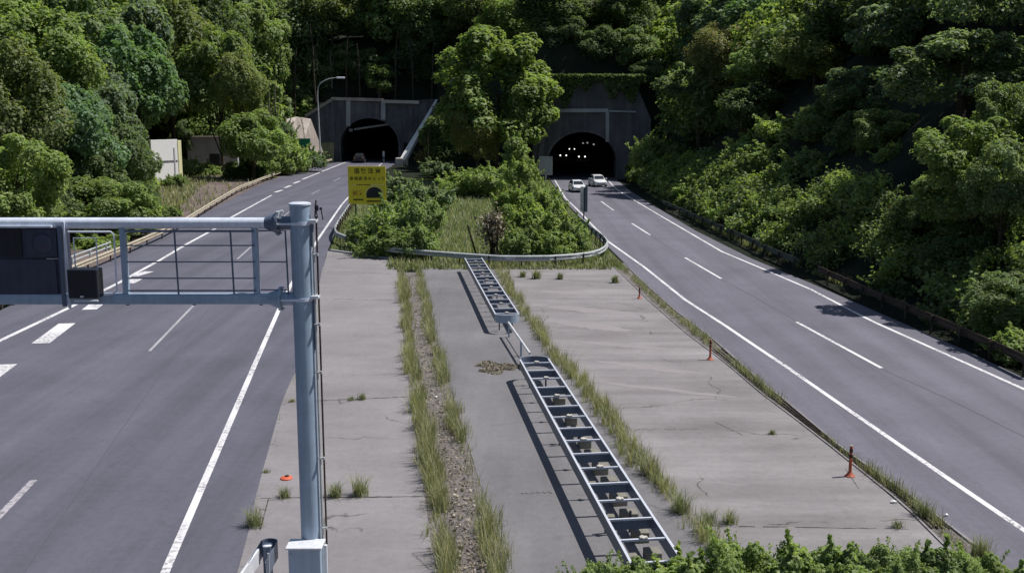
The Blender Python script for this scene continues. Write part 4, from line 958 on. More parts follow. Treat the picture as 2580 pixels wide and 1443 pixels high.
T_ = [
 ('lime', 35, 335, 66, 210, 'bright leafy tree rising just above the message cabinet at the far left'),
 ('olive', 15, 95, 76, 230, 'olive tree against the left border above the bright low tree'),
 ('cool', 150, 205, 80, 220, 'green tree with deep gaps left of the middle of the left bank'),
 ('yel', 95, 15, 90, 240, 'high olive tree near the top left corner'),
 ('dark', 215, 345, 80, 170, 'dark tree in the hollow of the left bank, lower half'),
 ('dark', 290, 262, 88, 180, 'large dark green tree standing left of the white board'),
 ('mid', 255, 440, 77, 230, 'low spreading tree over the gantry beam at the foot of the left bank'),
 ('dark', 332, 455, 84, 112, 'small dark tree at the right end of the left thicket by the dirt verge'),
 ('mid', 328, 360, 92, 112, 'rounded tree directly left of the white board'),
 ('grey', 225, 140, 100, 190, 'grey green glossy tree in the upper left bank'),
 ('dark', 115, 430, 74, 150, 'shaded tree between the bright left tree and the low spreading tree'),
 ('cool', 330, 60, 120, 190, 'green tree behind the grey green one on the upper left bank'),
 ('red', 395, 135, 185, 260, 'broad dome shaped tree with reddish brown tinge on the left hillside'),
 ('olive', 425, 235, 180, 130, 'green tree at the lower right edge of the reddish dome'), ('dark', 480, 262, 180, 100, 'dark tree over the left end of the grey wall'),
 ('mid', 520, 205, 178, 150, 'green tree below the reddish dome, above the grey wall'),
 ('olive', 600, 118, 150, 120, 'yellowish green rounded tree left of the dark wood over the left tunnel'),
 ('mid', 545, 60, 160, 150, 'green tree behind and above the yellowish rounded tree'),
 ('lime', 632, 274, 146, 150, 'bright round bushy tree at the inner bend of the left road'),
 ('dark', 462, 300, 172, 60, 'dark tree just right of and behind the white board'),
 ('mid', 570, 285, 176, 90, 'green tree on top of the grey wall'),
 ('slim', 640, 150, 180, 110, 'slender tree at the border of the dark wood left of the street lamp'),
 ('mid', 180, -40, 130, 240, 'high green tree at the top edge in the upper left corner area'), ('grey', 300, -30, 150, 220, 'grey green tree at the top edge, left of centre of the left bank'), ('olive', 420, -30, 165, 220, 'green tree at the top edge behind the reddish dome'), ('dark', 530, -25, 185, 180, 'dark tree at the top edge above the yellowish rounded tree'),
 ('mid', 640, -10, 200, 150, 'green tree at the top edge where the dark wood begins'), ('yel', 20, -60, 110, 220, 'olive tree filling the very top left corner'),
 ('dark', 740, -55, 212, 170, 'dark tree above the left tunnel, behind the street lamp head'), ('olive', 830, -60, 211, 160, 'green tree at the top edge over the left end of the tunnel parapet'), ('dark', 920, -45, 214, 160, 'dark tree at the top edge over the small lit parapet tree'), ('mid', 1010, -60, 211, 170, 'green tree at the top edge over the right end of the left tunnel parapet'), ('mid', 1100, -40, 210, 150, 'green tree at the top edge left of the tall lone tree'), ('olive', 1190, -50, 205, 140, 'olive tree at the top edge above the tall lone tree'),
 ('dark', 690, 20, 208, 140, 'dark tree at the left border of the dark wood'), ('dark', 1060, 20, 208, 120, 'dark tree just below the top edge left of the tall lone tree'),
 ('dark', 715, 130, 207, 110, 'dark tree behind the leftmost bare trunk'), ('dark', 790, 110, 209, 120, 'dark tree right of the street lamp arm in the dark wood'), ('mid', 870, 105, 210, 110, 'dim green tree in the middle of the dark wood'), ('dark', 930, 120, 207, 100, 'dark tree behind the small lit parapet tree'), ('dark', 1020, 110, 209, 120, 'dark tree above the right part of the left tunnel parapet'), ('dark', 1095, 130, 207, 90, 'dark tree above the slanting coping'), ('dark', 1120, 290, 168, 120, 'dim low tree in the hollow between the tunnels'),  # dark kinds here hold the shade of the wood in their leaf colour
 ('slim', 955, 158, 203, 62, 'small lit tree growing on the parapet of the left tunnel'),
 ('tall', 1250, 62, 142, 255, 'tall leafy tree standing alone between the two tunnels'),
 ('red', 1195, 262, 137, 110, 'small brownish tree at the left foot of the tall lone tree'),
 ('mid', 1322, 180, 139, 95, 'leafy tree leaning against the right side of the tall lone tree'),
 ('dark', 1425, 100, 155.5, 110, 'dark crown overhanging the wall left of the right tunnel pilaster'), ('dark', 1515, 85, 155, 120, 'dark crown overhanging the wall above the right tunnel pilaster'), ('mid', 1590, 80, 154, 120, 'green crown overhanging the right end of the right tunnel wall'),
 ('mid', 1300, -30, 180, 160, 'green tree at the top edge right of the tall lone tree'), ('dark', 1390, -40, 160, 170, 'dark tree at the top edge over the left end of the right tunnel wall'), ('olive', 1480, -50, 163, 160, 'green tree at the top edge over the right tunnel mouth'), ('dark', 1560, -40, 160, 150, 'dark tree at the top edge over the right end of the right tunnel wall'), ('yel', 1625, -20, 180, 150, 'olive tree at the top edge beside the overhanging right bank tree'),
 ('cool', 1662, 70, 172, 130, 'green tree overhanging the dark wall above the right tunnel'),
 ('dark', 1628, 150, 150, 80, 'dark bushy tree at the right top corner of the right tunnel wall'),
 ('mid', 1715, -30, 176, 200, 'green tree at the top edge right of the right tunnel'), ('grey', 1830, -50, 150, 200, 'grey green tree at the top edge of the right bank'), ('cool', 1940, -40, 120, 200, 'olive tree at the top edge in the middle of the right bank'),
 ('red', 1850, 50, 118, 190, 'reddish brown tree high on the right bank'),
 ('lime', 1955, 75, 108, 200, 'bright green tree right of the reddish one on the right bank'),
 ('pine', 1770, 165, 122, 210, 'low layered tree with spreading branches over the right tunnel side'),
 ('olive', 2060, 60, 98, 180, 'green tree in the upper middle of the right bank'),
 ('grey', 2180, 165, 80, 200, 'pale grey green tree in the middle of the right bank'),
 ('mid', 2090, 255, 84, 150, 'small green tree below the pale one on the right bank'),
 ('dark', 1900, 200, 104, 150, 'shaded tree behind the roadside bushes of the right bank'),
 ('grey', 2440, 75, 62, 330, 'wide grey green tree near the top right corner'),
 ('dark', 2270, 30, 90, 190, 'dark tree behind the wide grey green tree'),
 ('mid', 2550, 200, 52, 150, 'green tree at the right border below the wide grey green tree'),
 ('lime', 2450, 290, 49.5, 260, 'large bright leafy tree at the right border'),
 ('mid', 2540, 350, 46, 160, 'leafy tree cut by the right border in front of the large bright one'),
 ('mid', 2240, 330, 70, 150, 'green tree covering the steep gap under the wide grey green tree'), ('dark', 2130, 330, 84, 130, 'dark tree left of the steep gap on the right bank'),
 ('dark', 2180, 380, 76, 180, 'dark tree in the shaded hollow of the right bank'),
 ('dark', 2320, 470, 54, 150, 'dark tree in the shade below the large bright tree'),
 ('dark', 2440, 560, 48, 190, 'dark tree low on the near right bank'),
 ('mid', 2560, 690, 40.5, 190, 'leafy tree at the right border beside the road shoulder'),
]
for k_, px, tp, Y, w_, lab in T_:
    g_ = 'trees on the wooded slopes'
    tree(k_, px, tp, Y, w_, lab, g_)
# bare trunks in the dark wood
for px, p0, p1, Y, lab in ((677, 200, 300, 176, 'pale crooked bare trunk at the left of the dark wood'), (692, 195, 262, 178, 'leaning thin bare trunk beside the pale crooked one'), (833, 120, 245, 206, 'thin grey trunk rising behind the street lamp head')):
    x, _, z1_ = V(px, p0, Y); z0_ = V(px, p1, Y)[2]; zb = terr_z(x, Y); q = MB(); r = empty('tree', (x, Y, zb), lab, 'tree')
    q.tube([(0, 0, -.3), (.1, 0, (z1_-zb)*.4), (-.15, .1, (z1_-zb)*.75), (.1, 0, z1_-zb)], [.22, .17, .12, .05], 7)
    q.tube([(0, 0, (z1_-zb)*.5), (.9, 0, (z1_-zb)*.85)], [.09, .03], 5); q.build('trunk', M['bark_pale'], r, smooth=True)
for k, (px, p0, ln) in enumerate(((735, 120, 8), (790, 60, -6), (868, 95, 5), (905, 110, -4), (992, 80, 6), (1040, 100, -5), (1085, 90, 7))):
    Y = 202.4+(k % 3)*.3; x, _, z1_ = V(px, p0, Y); zb = terr_z(x, Y); q = MB(); r = empty('tree', (x, Y, zb), ['leftmost', 'second', 'third', 'fourth', 'fifth', 'sixth', 'rightmost'][k]+' of the seven dim bare trunks above the left tunnel', 'tree', 'bare trunks above the left tunnel')
    h_ = z1_-zb; b_2 = ln*.12; q.tube([(0, 0, -.3), (b_2*.3, 0, h_*.35), (b_2*.4, .1, h_*.7), (b_2, 0, h_)], [.2, .16, .13, .07], 7); q.tube([(b_2*.35, 0, h_*.55), (b_2*.35+1.1, -.1, h_*.82)], [.07, .03], 5); q.build('trunk', M['bark'], r, smooth=True)
# shrubs
def shrub_kind(key, seed, nclump, nleaf, leaf, mat, squash=(1, 1, .8), **k):
    C, N, cl, rng = crown_points(seed, nclump, nleaf, 1.6, 1.05, squash=squash, low=-.5, **k)
    if True:                       # shoots
        for c, r in cl:
            if key not in ('wild', 'spike') and rng.random() < .45: continue
            u = rng.uniform(0, 1, (40, 1)); d = c/np.linalg.norm(c)+np.array([0, 0, .9]); d /= np.linalg.norm(d)
            C = np.concatenate([C, c+np.array([0, 0, 1.05])+d*r*(.7+u*1.1)+rng.normal(0, .05, (40, 3))]); N = np.concatenate([N, rng.normal(size=(40, 3))+np.array([0, 0, .6])])
    C[:, 2] = np.abs(C[:, 2]); me = quads_mesh('foliage', leaf_quads(C, N, leaf, rng)); me.materials.append(M[mat])
    st_ = MB()
    for c, r in cl[:10]: st_.tube([(c[0]*.15, c[1]*.15, -.2), (c[0]*.5, c[1]*.5, .5), (c[0], c[1], c[2]+1.05)], [.04, .03, .012], 5)
    sm_ = bpy.data.meshes.new('stem'); sm_.from_pydata(st_.v, [], st_.f); sm_.materials.append(M['bark'])
    TREES[key] = (me, sm_, float(np.percentile(C[:, 2], 99.5)), float(np.percentile(np.abs(C[:, :2]), 98)), C, N)
shrub_kind('s_mid', 31, 30, 8500, .115, 'leaf_lime'); shrub_kind('wild', 32, 26, 6500, .13, 'leaf_lime', squash=(1, 1, .7))
shrub_kind('s_yel', 33, 24, 6500, .12, 'leaf_yel'); shrub_kind('s_grey', 34, 26, 6000, .13, 'leaf_grey'); shrub_kind('s_rust', 35, 20, 5000, .12, 'leaf_rust')
shrub_kind('spike', 36, 14, 4500, .12, 'leaf_lime', squash=(.7, .7, 1.1)); shrub_kind('s_dark', 37, 26, 6500, .15, 'leaf_dark')
def shrub(kind, px, top, Y, wpx, label, group):
    r = tree(kind, px, top, Y, wpx, label, group, 'shrub', 'shrub', .5)
    for c in r.children: c.name = 'foliage' if c.name.startswith('crown') else 'stem'
    return r
GI = 'shrubs on the island between the roads'; GBK = 'shrubs on the right bank along the guard rail'; GF = 'leafy shrubs along the bottom edge'; GL = 'shrubs on the left verge'
S_ = [
 ('s_mid', 930, 545, 71, 110, 'low leafy shrub under the yellow sign', GI), ('wild', 1000, 500, 70, 140, 'big bright shrub right of the yellow sign behind the curved rail', GI), ('s_mid', 1068, 500, 68, 95, 'leafy shrub left of the light grass gap on the island', GI),
 ('s_yel', 985, 560, 67.6, 150, 'low shrub touching the curved rail at the left', GI), ('s_mid', 1058, 566, 65.5, 105, 'low shrub touching the curved rail left of its middle', GI),
 ('s_grey', 1020, 437, 105, 120, 'pale shrub on the far left part of the island', GI), ('s_grey', 1080, 462, 100, 130, 'pale shrub in the far middle left of the island', GI),
 ('wild', 1180, 428, 118, 140, 'bright shrub at the back of the island before the dark slope', GI), ('wild', 1240, 415, 115, 120, 'bright spreading shrub below the tall lone tree', GI),
 ('spike', 1305, 335, 124, 70, 'upright shrub in front of the right tunnel wall', GI), ('s_mid', 1318, 400, 112, 80, 'green shrub below the upright one near the right tunnel', GI), ('s_mid', 1352, 455, 100, 75, 'green shrub under the square grey board', GI),
 ('s_yel', 1300, 468, 90, 110, 'yellowish shrub in the far right part of the island', GI), ('s_mid', 1378, 475, 84, 85, 'green shrub left of the narrow grey board', GI),
 ('s_mid', 1318, 524, 68, 95, 'leafy shrub right of the light grass gap', GI), ('s_mid', 1375, 508, 68, 130, 'big leafy shrub in the right half of the island', GI), ('wild', 1424, 545, 67, 95, 'bright shrub behind the right bend of the curved rail', GI),
 ('s_mid', 1318, 572, 64.8, 105, 'low shrub touching the curved rail right of its middle', GI), ('s_yel', 1395, 572, 64.8, 115, 'low yellowish shrub touching the curved rail at the right', GI), ('s_mid', 1462, 582, 66, 60, 'small shrub in the right corner of the curved rail', GI),
 ('s_rust', 1092, 325, 184, 60, 'brown scrub beside the slanting coping', GI), ('s_rust', 1082, 378, 176, 70, 'brown scrub at the foot of the slanting coping', GI), ('s_grey', 1105, 400, 150, 90, 'dull scrub in the shade between the tunnels', GI),
 ('s_mid', 1640, 342, 132, 110, 'green shrub nearest the right tunnel mouth', GBK), ('s_mid', 1690, 412, 124, 130, 'leafy shrub second from the right tunnel', GBK), ('s_yel', 1760, 430, 112, 130, 'yellowish shrub at the far end of the mossy rail', GBK),
 ('s_mid', 1830, 440, 102, 140, 'green shrub behind the mossy rail', GBK), ('s_rust', 1910, 352, 104, 90, 'orange tinted shrub top on the right bank', GBK), ('s_mid', 1900, 400, 100, 140, 'green shrub below the orange tinted one', GBK),
 ('wild', 2010, 385, 90, 180, 'big bright shrub in the middle of the right bank', GBK), ('s_mid', 1950, 480, 88, 160, 'green shrub at the bend of the mossy rail', GBK), ('s_mid', 2060, 470, 80, 180, 'large green shrub below the big bright one', GBK),
 ('s_yel', 2030, 560, 74, 140, 'yellowish shrub just above the gap between the two rails', GBK), ('wild', 2110, 620, 66, 170, 'bright shrub over the rusty rail', GBK), ('s_mid', 2200, 600, 62, 170, 'leafy shrub over the middle of the rusty rail', GBK),
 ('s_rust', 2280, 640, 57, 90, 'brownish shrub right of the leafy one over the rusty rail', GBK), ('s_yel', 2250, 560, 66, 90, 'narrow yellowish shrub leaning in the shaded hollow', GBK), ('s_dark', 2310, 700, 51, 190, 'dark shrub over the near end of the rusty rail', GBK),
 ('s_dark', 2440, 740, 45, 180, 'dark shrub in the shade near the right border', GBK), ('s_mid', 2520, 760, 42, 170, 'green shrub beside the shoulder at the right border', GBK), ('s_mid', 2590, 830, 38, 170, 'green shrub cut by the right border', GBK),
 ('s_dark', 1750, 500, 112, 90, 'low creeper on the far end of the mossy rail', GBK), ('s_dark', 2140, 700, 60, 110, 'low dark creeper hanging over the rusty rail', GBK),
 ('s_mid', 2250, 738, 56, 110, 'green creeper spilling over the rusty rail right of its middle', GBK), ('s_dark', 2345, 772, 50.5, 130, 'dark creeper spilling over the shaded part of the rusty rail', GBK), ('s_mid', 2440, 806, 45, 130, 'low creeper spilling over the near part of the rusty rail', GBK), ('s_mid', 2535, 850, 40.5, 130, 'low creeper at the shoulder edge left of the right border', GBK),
 ('s_mid', 475, 398, 150, 60, 'small shrub right of the white board', GL), ('s_yel', 520, 408, 158, 80, 'low shrub in front of the grey wall', GL), ('s_mid', 440, 440, 130, 60, 'low shrub at the foot of the white board', GL),
 ('s_dark', 620, 400, 150, 120, 'dark low shrub under the bright round bush', GL), ('wild', 720, 345, 160, 110, 'bright shrub left of the green sign', GL), ('s_mid', 690, 385, 156, 100, 'green shrub by the bend of the left rail', GL),
 ('s_grey', 770, 372, 166, 90, 'pale weedy shrub under the green sign', GL), ('s_grey', 710, 300, 172, 60, 'brownish shrub left of the pale concrete slope', GL), ('s_mid', 425, 520, 94, 70, 'low shrub at the end of the left thicket', GL),
 ('s_mid', 250, 590, 72, 150, 'low shrub seen through the gantry arm at the left', GL), ('s_dark', 330, 540, 82, 130, 'dark low shrub above the lattice arm', GL),
]
for s in S_: shrub(*s)
F_ = [(1500, 1425, 17.6, 170, 's_f'), (1610, 1414, 17.5, 190, 's_f'), (1740, 1392, 17.8, 210, 's_f2'), (1870, 1362, 17.9, 220, 's_f'), (2010, 1372, 17.8, 190, 's_f2'), (2130, 1366, 18, 170, 's_f2'), (2250, 1376, 18, 170, 's_f'), (2360, 1374, 18.2, 170, 's_f2'), (2470, 1390, 18.2, 180, 's_f'), (2590, 1425, 18, 150, 's_f2')]
shrub_kind('s_f', 41, 30, 15000, .085, 'leaf_lime', cr=(.3, .5)); shrub_kind('s_f2', 42, 26, 6500, .15, 'leaf_lime', cr=(.3, .5))
FL = ['leftmost low shrub of the bottom row, at the foot of the near steel frame', 'small leaved shrub of the bottom row next to the end of the near steel frame', 'shrub of the bottom row right of the near steel frame', 'taller small leaved shrub of the bottom row', 'broad leaved shrub right of the taller small leaved one', 'broad leaved shrub in the middle of the bottom row under the nearest orange post', 'small leaved shrub of the bottom row right of the middle', 'broad leaved shrub of the bottom row near the gutter', 'shrub of the bottom row where the gutter leaves the picture', 'shrub at the bottom right corner on the road shoulder']
for (px, tp, Y, w_, k_), lab in zip(F_, FL): shrub(k_, px, tp, Y, w_, lab, GF)

# woodland that closes the slopes: one mass of far crowns and undergrowth
def scatter_mass(name, label, spots, kinds, keep, mats, cat='woodland'):
    Q = []; mi = []
    rng = np.random.default_rng(21)
    for (x, y, s, zs) in spots:
        k = int(rng.integers(len(kinds))); C, N = TREES[kinds[k]][4], TREES[kinds[k]][5]
        idx = rng.choice(len(C), keep, replace=False); a = rng.uniform(0, 6.28); ca, sa = math.cos(a), math.sin(a); Rm = np.array([[ca, sa, 0], [-sa, ca, 0], [0, 0, 1]])
        c = (C[idx]*np.array([s, s, zs]))@Rm+np.array([x, y, terr_z(x, y)]); n = N[idx]@Rm
        Q.append(leaf_quads(c, n, (.0032*max(y, 110) if cat == 'woodland' else .0026*max(y, 60) if cat == 'near woodland' else .0022*max(y, 60)), rng)); mi += [k]*keep
    me = quads_mesh(name, np.concatenate(Q)); o = bpy.data.objects.new(name, me); COL.objects.link(o)
    for m_ in mats: me.materials.append(M[m_])
    me.polygons.foreach_set('material_index', np.array(mi, dtype=np.int32)); tag(o, label, cat, kind='stuff'); return o
rs = random.Random(9); spots = []; near = []
def vis(x, y, z): 
    yc = y*CP-(z-CAMH)*SP; zc = y*SP*1.0+(z-CAMH)*CP; return (1290+FPX*x/yc, 721.5-FPX*zc/yc) 
y = 27
while y < 300:
    x = -130
    while x < 130:
        xx = x+rs.uniform(-2, 2); yy = y+rs.uniform(-2, 2); h = terrain(xx, yy)
        px, py = vis(xx, yy, h+8)
        ok = h > 4 and -150 < px < 2750 and -260 < py
        if Yb(xx) < yy and -40 < xx < 24: ok = ok and h > (27 if xx < -10 else 24) and py < 90
        if abs(xx) > 10 and yy < 105: 
            if h > (11 if xx > 0 else 8) and -700 < px and abs(xx) < 85 and py > (-260 if xx < 0 else -2600): near.append((xx, yy, rs.uniform(.8, 1.2), rs.uniform(.65, .95)))
            ok = False
        if ok: spots.append((xx, yy, rs.uniform(.75, 1.15), rs.uniform(.7, 1.05)))
        x += 5.2
    y += 5.6
scatter_mass('woodland', 'mass of green tree crowns covering the upper slopes behind the nearer trees', spots, ['mid', 'dark', 'yel', 'grey'], 1100, ['leaf', 'leaf_dark', 'leaf_yel', 'leaf_grey'])
print('near', len(near), 'far', len(spots))
scatter_mass('woodland', 'mass of leafy crowns filling in between the nearer trees on both banks', near, ['n_mid', 'n_dark', 'n_lime', 'n_grey'], 5200, ['leaf', 'leaf_dark', 'leaf_lime', 'leaf_grey'], 'near woodland')
spots = []
for _ in range(2600):
    yy = rs.uniform(30, 195); side = rs.random()
    if side < .5: xx = interp(LB, yy)-rs.uniform(-.3, 9)
    else: xx = interp(RB, min(yy, 146))+rs.uniform(.2, 4); 
    if side >= .5 and yy > 146: continue
    s = rs.uniform(.35, .8); spots.append((xx, yy, s, s))
scatter_mass('undergrowth', 'low leafy undergrowth at the foot of both wooded banks', spots[:1100], ['s_mid', 's_dark', 's_yel'], 260, ['leaf', 'leaf_dark', 'leaf_yel'], 'undergrowth')

# ------------------------------------------------------------------ grass
def blades(spots, hgt, wid, lean=.5, seed=1):           # spots (n,2+z) -> tapering bent blades
    rng = np.random.default_rng(seed); n = len(spots); P = np.array(spots, dtype=float)
    a = rng.uniform(0, 6.283, n); d = np.stack([np.cos(a), np.sin(a), np.zeros(n)], 1); s = np.stack([-np.sin(a), np.cos(a), np.zeros(n)], 1)
    h = (hgt*rng.uniform(.45, 1.2, n) if np.isscalar(hgt) else np.array(hgt)*rng.uniform(.5, 1.15, n))[:, None]; w_ = (wid*rng.uniform(.6, 1.3, n))[:, None]; ln = rng.uniform(.1, lean, n)[:, None]
    up = np.array([0, 0, 1.0]); p1 = P+up*h*.55+d*h*ln*.35; p2 = P+up*h*(1-ln*.3)+d*h*ln
    q1 = np.stack([P-s*w_/2, P+s*w_/2, p1+s*w_*.4, p1-s*w_*.4], 1); q2 = np.stack([p1-s*w_*.4, p1+s*w_*.4, p2+s*w_*.08, p2-s*w_*.08], 1)
    # joined per blade: 6 verts
    V6 = np.stack([q1[:, 0], q1[:, 1], q1[:, 2], q1[:, 3], q2[:, 2], q2[:, 3]], 1)
    return V6
def blade_mesh(name, V6, mat, label, cat='grass', kind='stuff', mats=None, mi=None):
    n = len(V6); me = bpy.data.meshes.new(name); me.vertices.add(n*6); me.vertices.foreach_set('co', V6.astype(np.float32).ravel())
    base = np.arange(n)[:, None]*6; lp = np.concatenate([base+np.array([[0, 1, 2, 3]]), base+np.array([[3, 2, 4, 5]])], 1).ravel()
    me.loops.add(n*8); me.loops.foreach_set('vertex_index', lp.astype(np.int32)); me.polygons.add(n*2)
    me.polygons.foreach_set('loop_start', np.arange(0, n*8, 4, dtype=np.int32)); me.polygons.foreach_set('loop_total', np.full(n*2, 4, dtype=np.int32)); me.update(calc_edges=True)
    for m_ in (mats or [mat]): me.materials.append(m_)
    if mi is not None: me.polygons.foreach_set('material_index', np.repeat(np.array(mi, dtype=np.int32), 2))
    o = bpy.data.objects.new(name, me); COL.objects.link(o)
    if label: tag(o, label, cat, kind=kind)
    return o
def row(poly, y0, y1, width, dens, hgt, seed, label, gapf=None, wid=.014, z=0.0, dry=.3):
    rng = random.Random(seed); sp, hh, mi = [], [], []
    tufts = []
    yy = y0
    while yy < y1:
        tufts.append((interp(poly, yy)+rng.gauss(0, width*.45), yy, rng.uniform(.4, 1.25)*(gapf(yy) if gapf else 1))); yy += rng.uniform(.05, .16)*max(1, yy/34)
    for (tx, ty, ts) in tufts:
        if ts < .12: continue
        for _ in range(int(dens*ts)):
            r_ = abs(rng.gauss(0, .11)); a_ = rng.uniform(0, 6.28); sp.append((tx+math.cos(a_)*r_, ty+math.sin(a_)*r_*1.4, z)); hh.append(hgt*(.35+.75*ts)*rng.uniform(.6, 1.1)); mi.append(1 if rng.random() < dry else 0)
    return blade_mesh('grass', blades(sp, hh, wid, .6, seed), None, label, mats=[M['grass'], M['drygrass']], mi=mi)
sc_ = lambda y: 1
row(ROW1, 19, 62.5, .26, 36, .66, 1, 'tall grass row at the left of the dirt strip', lambda y: 1.1 if vnoise(y*.75, 8) > -.2 else .3)
row(ROW2, 19, 62, .26, 30, .6, 2, 'sparser tall grass row at the right of the dirt strip', lambda y: 1.0 if vnoise(y*.8, 3) > -.25 else .2)
row(ROW3, 19.5, 62, .3, 36, .55, 3, 'grass row along the right side of the steel frames', lambda y: .95 if vnoise(y*.8, 7) > -.55 else .35)
GM = [((interp(GUT_L, y_)+interp(GUT_R, y_))/2, y_) for y_ in np.arange(18, 66, 1.0)]
row(GM, 20, 66, .13, 22, .34, 4, 'grass growing in the gutter beside the right road', lambda y: 0.05 if 24.5 < y < 32 and vnoise(y*1.3, 1) < .25 else (1.05 if vnoise(y*.6, 9) > -.5 else .4), dry=.35)
row([(interp(E_EDGE, y_)+.04, y_) for y_ in np.arange(18, 64, 2.0)], 20, 62, .05, 3, .10, 5, 'tiny weeds in the seam between the left road and the concrete', lambda y: 1 if vnoise(y*1.7, 5) > .35 else .0)
row([(x-.25, y) for x, y in RB], 36, 120, .22, 26, .42, 11, 'weeds and low creeper under the guard rail of the right road', lambda y: 1 if vnoise(y*.4, 2) > -.4 else .25, wid=.05, dry=.12)
# island grass
rng = random.Random(77); sp, hh, mi = [], [], []
for _ in range(26000):
    yy = 59.5+(rng.random()**1.5)*80; xa, xb = interp(EE, yy)+.4, interp(GR, yy)-.5; xx = rng.uniform(xa, xb)
    if yy < isl_front(xx): continue
    sp.append((xx, yy, 0)); hh.append(.42*rng.uniform(.5, 1.4)); mi.append(1 if rng.random() < .18 else 0)
for _ in range(2500):
    yy = rng.uniform(61, 63); xx = rng.uniform(-7.5, interp(GUT_L, yy)-.2); sp.append((xx, yy, 0)); hh.append(.3*rng.uniform(.5, 1.3)); mi.append(0)
blade_mesh('grass', blades(sp, hh, .06, .6, 8), None, 'light green grass covering the island between the roads', mats=[M['grass'], M['drygrass']], mi=mi)
sp, hh, mi = [], [], []
for _ in range(9000):
    yy = rng.uniform(95, 185); xl_ = interp(LB, yy); xr_ = interp(LEFT_EDGE, min(yy, 200))-.8; u_ = rng.random()
    if yy < 150 and u_ > .55 and rng.random() < .85: continue
    xx = xl_+(xr_-xl_)*u_; sp.append((xx, yy, 0)); hh.append(.6*rng.uniform(.4, 1.4)); mi.append(1 if rng.random() < .08 else 0)
blade_mesh('grass', blades(sp, hh, .09, .6, 9), None, 'weeds growing on the dirt verge left of the left road', mats=[M['grass'], M['drygrass']], mi=mi)
rgc = np.random.default_rng(4); n = 9000; px2 = rgc.uniform(1338, 1625, n); u2 = rgc.uniform(0, 1, n)**1.7
drop = 30+28*np.sin(px2*.045)+22*np.sin(px2*.11+2); P2 = np.array([V(a, 190+b*max(14, d), 147.3) for a, b, d in zip(px2, u2, drop)]); P2[:, 1] += rgc.uniform(-.6, .5, n)
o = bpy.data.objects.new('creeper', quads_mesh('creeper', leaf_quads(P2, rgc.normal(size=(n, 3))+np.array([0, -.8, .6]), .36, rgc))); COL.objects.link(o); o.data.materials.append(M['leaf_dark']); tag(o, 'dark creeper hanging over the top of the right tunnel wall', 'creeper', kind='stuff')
# countable weed tufts in the joints
WT = [(845, 1250, .42, 'bushy weed just right of the gantry pole in the lower joint'), (908, 1247, .55, 'taller bushy weed second right of the gantry pole'), (640, 1325, .5, 'weed tuft at the road seam above the rail end'), (718, 1253, .3, 'thin weed below the orange disc'), (912, 1006, .25, 'small weed in the middle of the upper joint'), (885, 1008, .16, 'tiny weed left of the small weed in the upper joint'),
      (735, 1012, .12, 'tiny weed at the road end of the upper joint'), (1787, 1318, .38, 'thin weed in the lower right joint, left one of a pair'), (1838, 1318, .36, 'thin weed in the lower right joint, right one of a pair'), (2262, 1328, .2, 'small dark weed near the gutter at the bottom right'), (1945, 1093, .16, 'small weed out on the right slabs'), (1318, 698, .4, 'weed in the far right joint, leftmost'), (1352, 702, .55, 'weed in the far right joint, second from the left'), (1410, 703, .4, 'weed in the far right joint, third from the left'), (1550, 712, .45, 'weed at the gutter end of the far right joint'), (670, 1190, .1, 'tiny dark weed on the road seam left of the orange disc'), (1715, 1290, .6, 'tall feathery grass tuft near the bottom of the right grass row'), (1640, 1195, .55, 'feathery grass tuft higher in the right grass row'), (2470, 1400, .5, 'brownish grass tuft in the gutter at the bottom right'), (2330, 1300, .45, 'grass tuft in the gutter above the bottom right shrubs')]
for px, py, h_, lab in WT:
    x, y = G(px, py); n = int(60+220*h_); sp = [(rng.gauss(0, .03+.12*h_), rng.gauss(0, .03+.1*h_), 0) for _ in range(n)]
    o = blade_mesh('weed', blades(sp, h_, .012 if y < 40 else .03, 1.0, n), M['grass'], lab, 'weed', None); o.location = (x, y, 0); o['group'] = 'weeds in the slab joints'
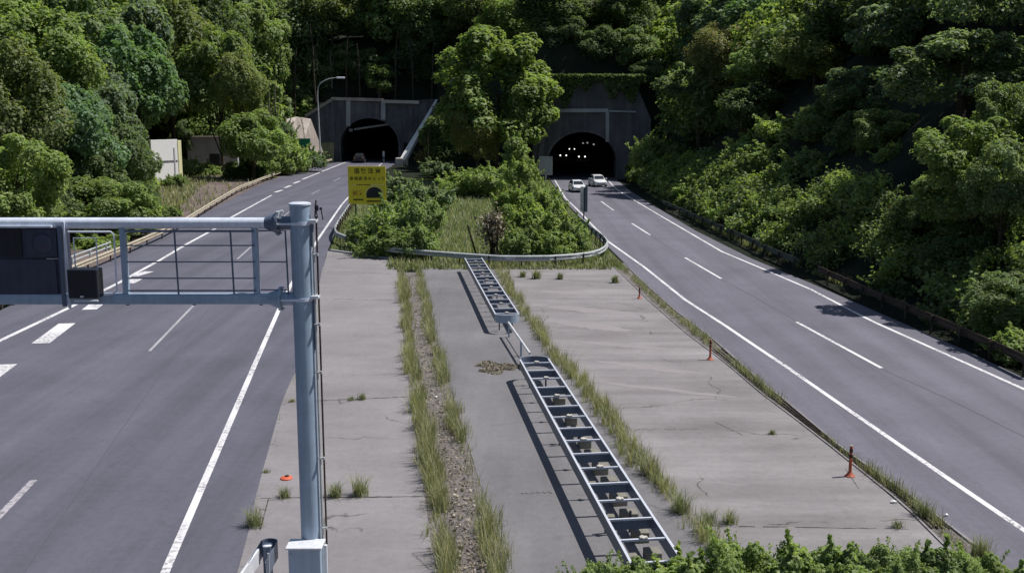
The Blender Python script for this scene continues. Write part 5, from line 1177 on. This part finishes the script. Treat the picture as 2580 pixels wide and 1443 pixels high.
# leaf litter: dirt strip and the patch beside the near frame
LQ = []
rg = np.random.default_rng(5)
n = 2600; yy = 19+(rg.uniform(0, 1, n)**2.2)*40; xa = np.array([interp(ROW1, v) for v in yy]); xb = np.array([interp(ROW2, v) for v in yy]); C = np.stack([xa+(xb-xa)*rg.uniform(.0, 1.0, n), yy, rg.uniform(.0, .05, n)], 1)
o = bpy.data.objects.new('leaf_litter', quads_mesh('leaf_litter', leaf_quads(C, rg.normal(size=(n, 3))*.5+np.array([0, 0, 1]), .055, rg))); COL.objects.link(o); o.data.materials.append(M['litter']); tag(o, 'dry leaves and stones lying on the dirt strip between the grass rows', 'litter', kind='stuff')
px_, py_ = G(1262, 925); n = 2600; r_ = np.sqrt(rg.uniform(0, 1, n)); a_ = rg.uniform(0, 6.28, n); wob = 1+.35*np.sin(a_*3+1)+.2*np.sin(a_*7); C = np.stack([px_-.1+np.cos(a_)*r_*.8*wob, py_+np.sin(a_)*r_*.8*wob, (1-r_)*.05+rg.uniform(0, .02, n)], 1)
o = bpy.data.objects.new('leaf_litter', quads_mesh('leaf_litter', leaf_quads(C, rg.normal(size=(n, 3))*.5+np.array([0, 0, 1]), .06, rg))); COL.objects.link(o); o.data.materials.append(M['litter']); tag(o, 'flat heap of dry leaves left of the rounded end of the near steel frame', 'litter', kind='stuff')
# dead trunk on the island
x, y = G(1240, 640); y = 66; x = V(1240, 600, y)[0]; r = empty('dead_shrub', (x, y, 0), 'brown dead shrub with bare stalks in the middle of the island', 'dead shrub', GI)
q = MB()
for k in range(26):
    a_ = rng.uniform(0, 6.28); e_ = rng.uniform(.1, .6); q.tube([(rng.uniform(-.1, .1), 0, 0), (math.cos(a_)*e_*.5, math.sin(a_)*e_*.5, 1.2), (math.cos(a_)*e_, math.sin(a_)*e_, rng.uniform(1.7, 2.7))], [.05, .035, .015], 5)
q.build('stem', M['bark'], r)
q = MB(); q.tube([(-1.0, .3, 0), (-1.6, .4, 2.1)], .06, 6); q.tube([(.35, -.2, 0), (.3, -.2, 1.6)], .08, 7); q.build('stalk', M['bark'], r)
C = rg.normal(size=(900, 3))*np.array([.4, .3, .5])+np.array([0, 0, 2.0]); o = bpy.data.objects.new('dry_leaves', quads_mesh('dry_leaves', leaf_quads(C, rg.normal(size=(900, 3)), .16, rg))); COL.objects.link(o); o.data.materials.append(M['litter']); o.parent = r
print('trees', NT, 'objects', len(COL.objects))
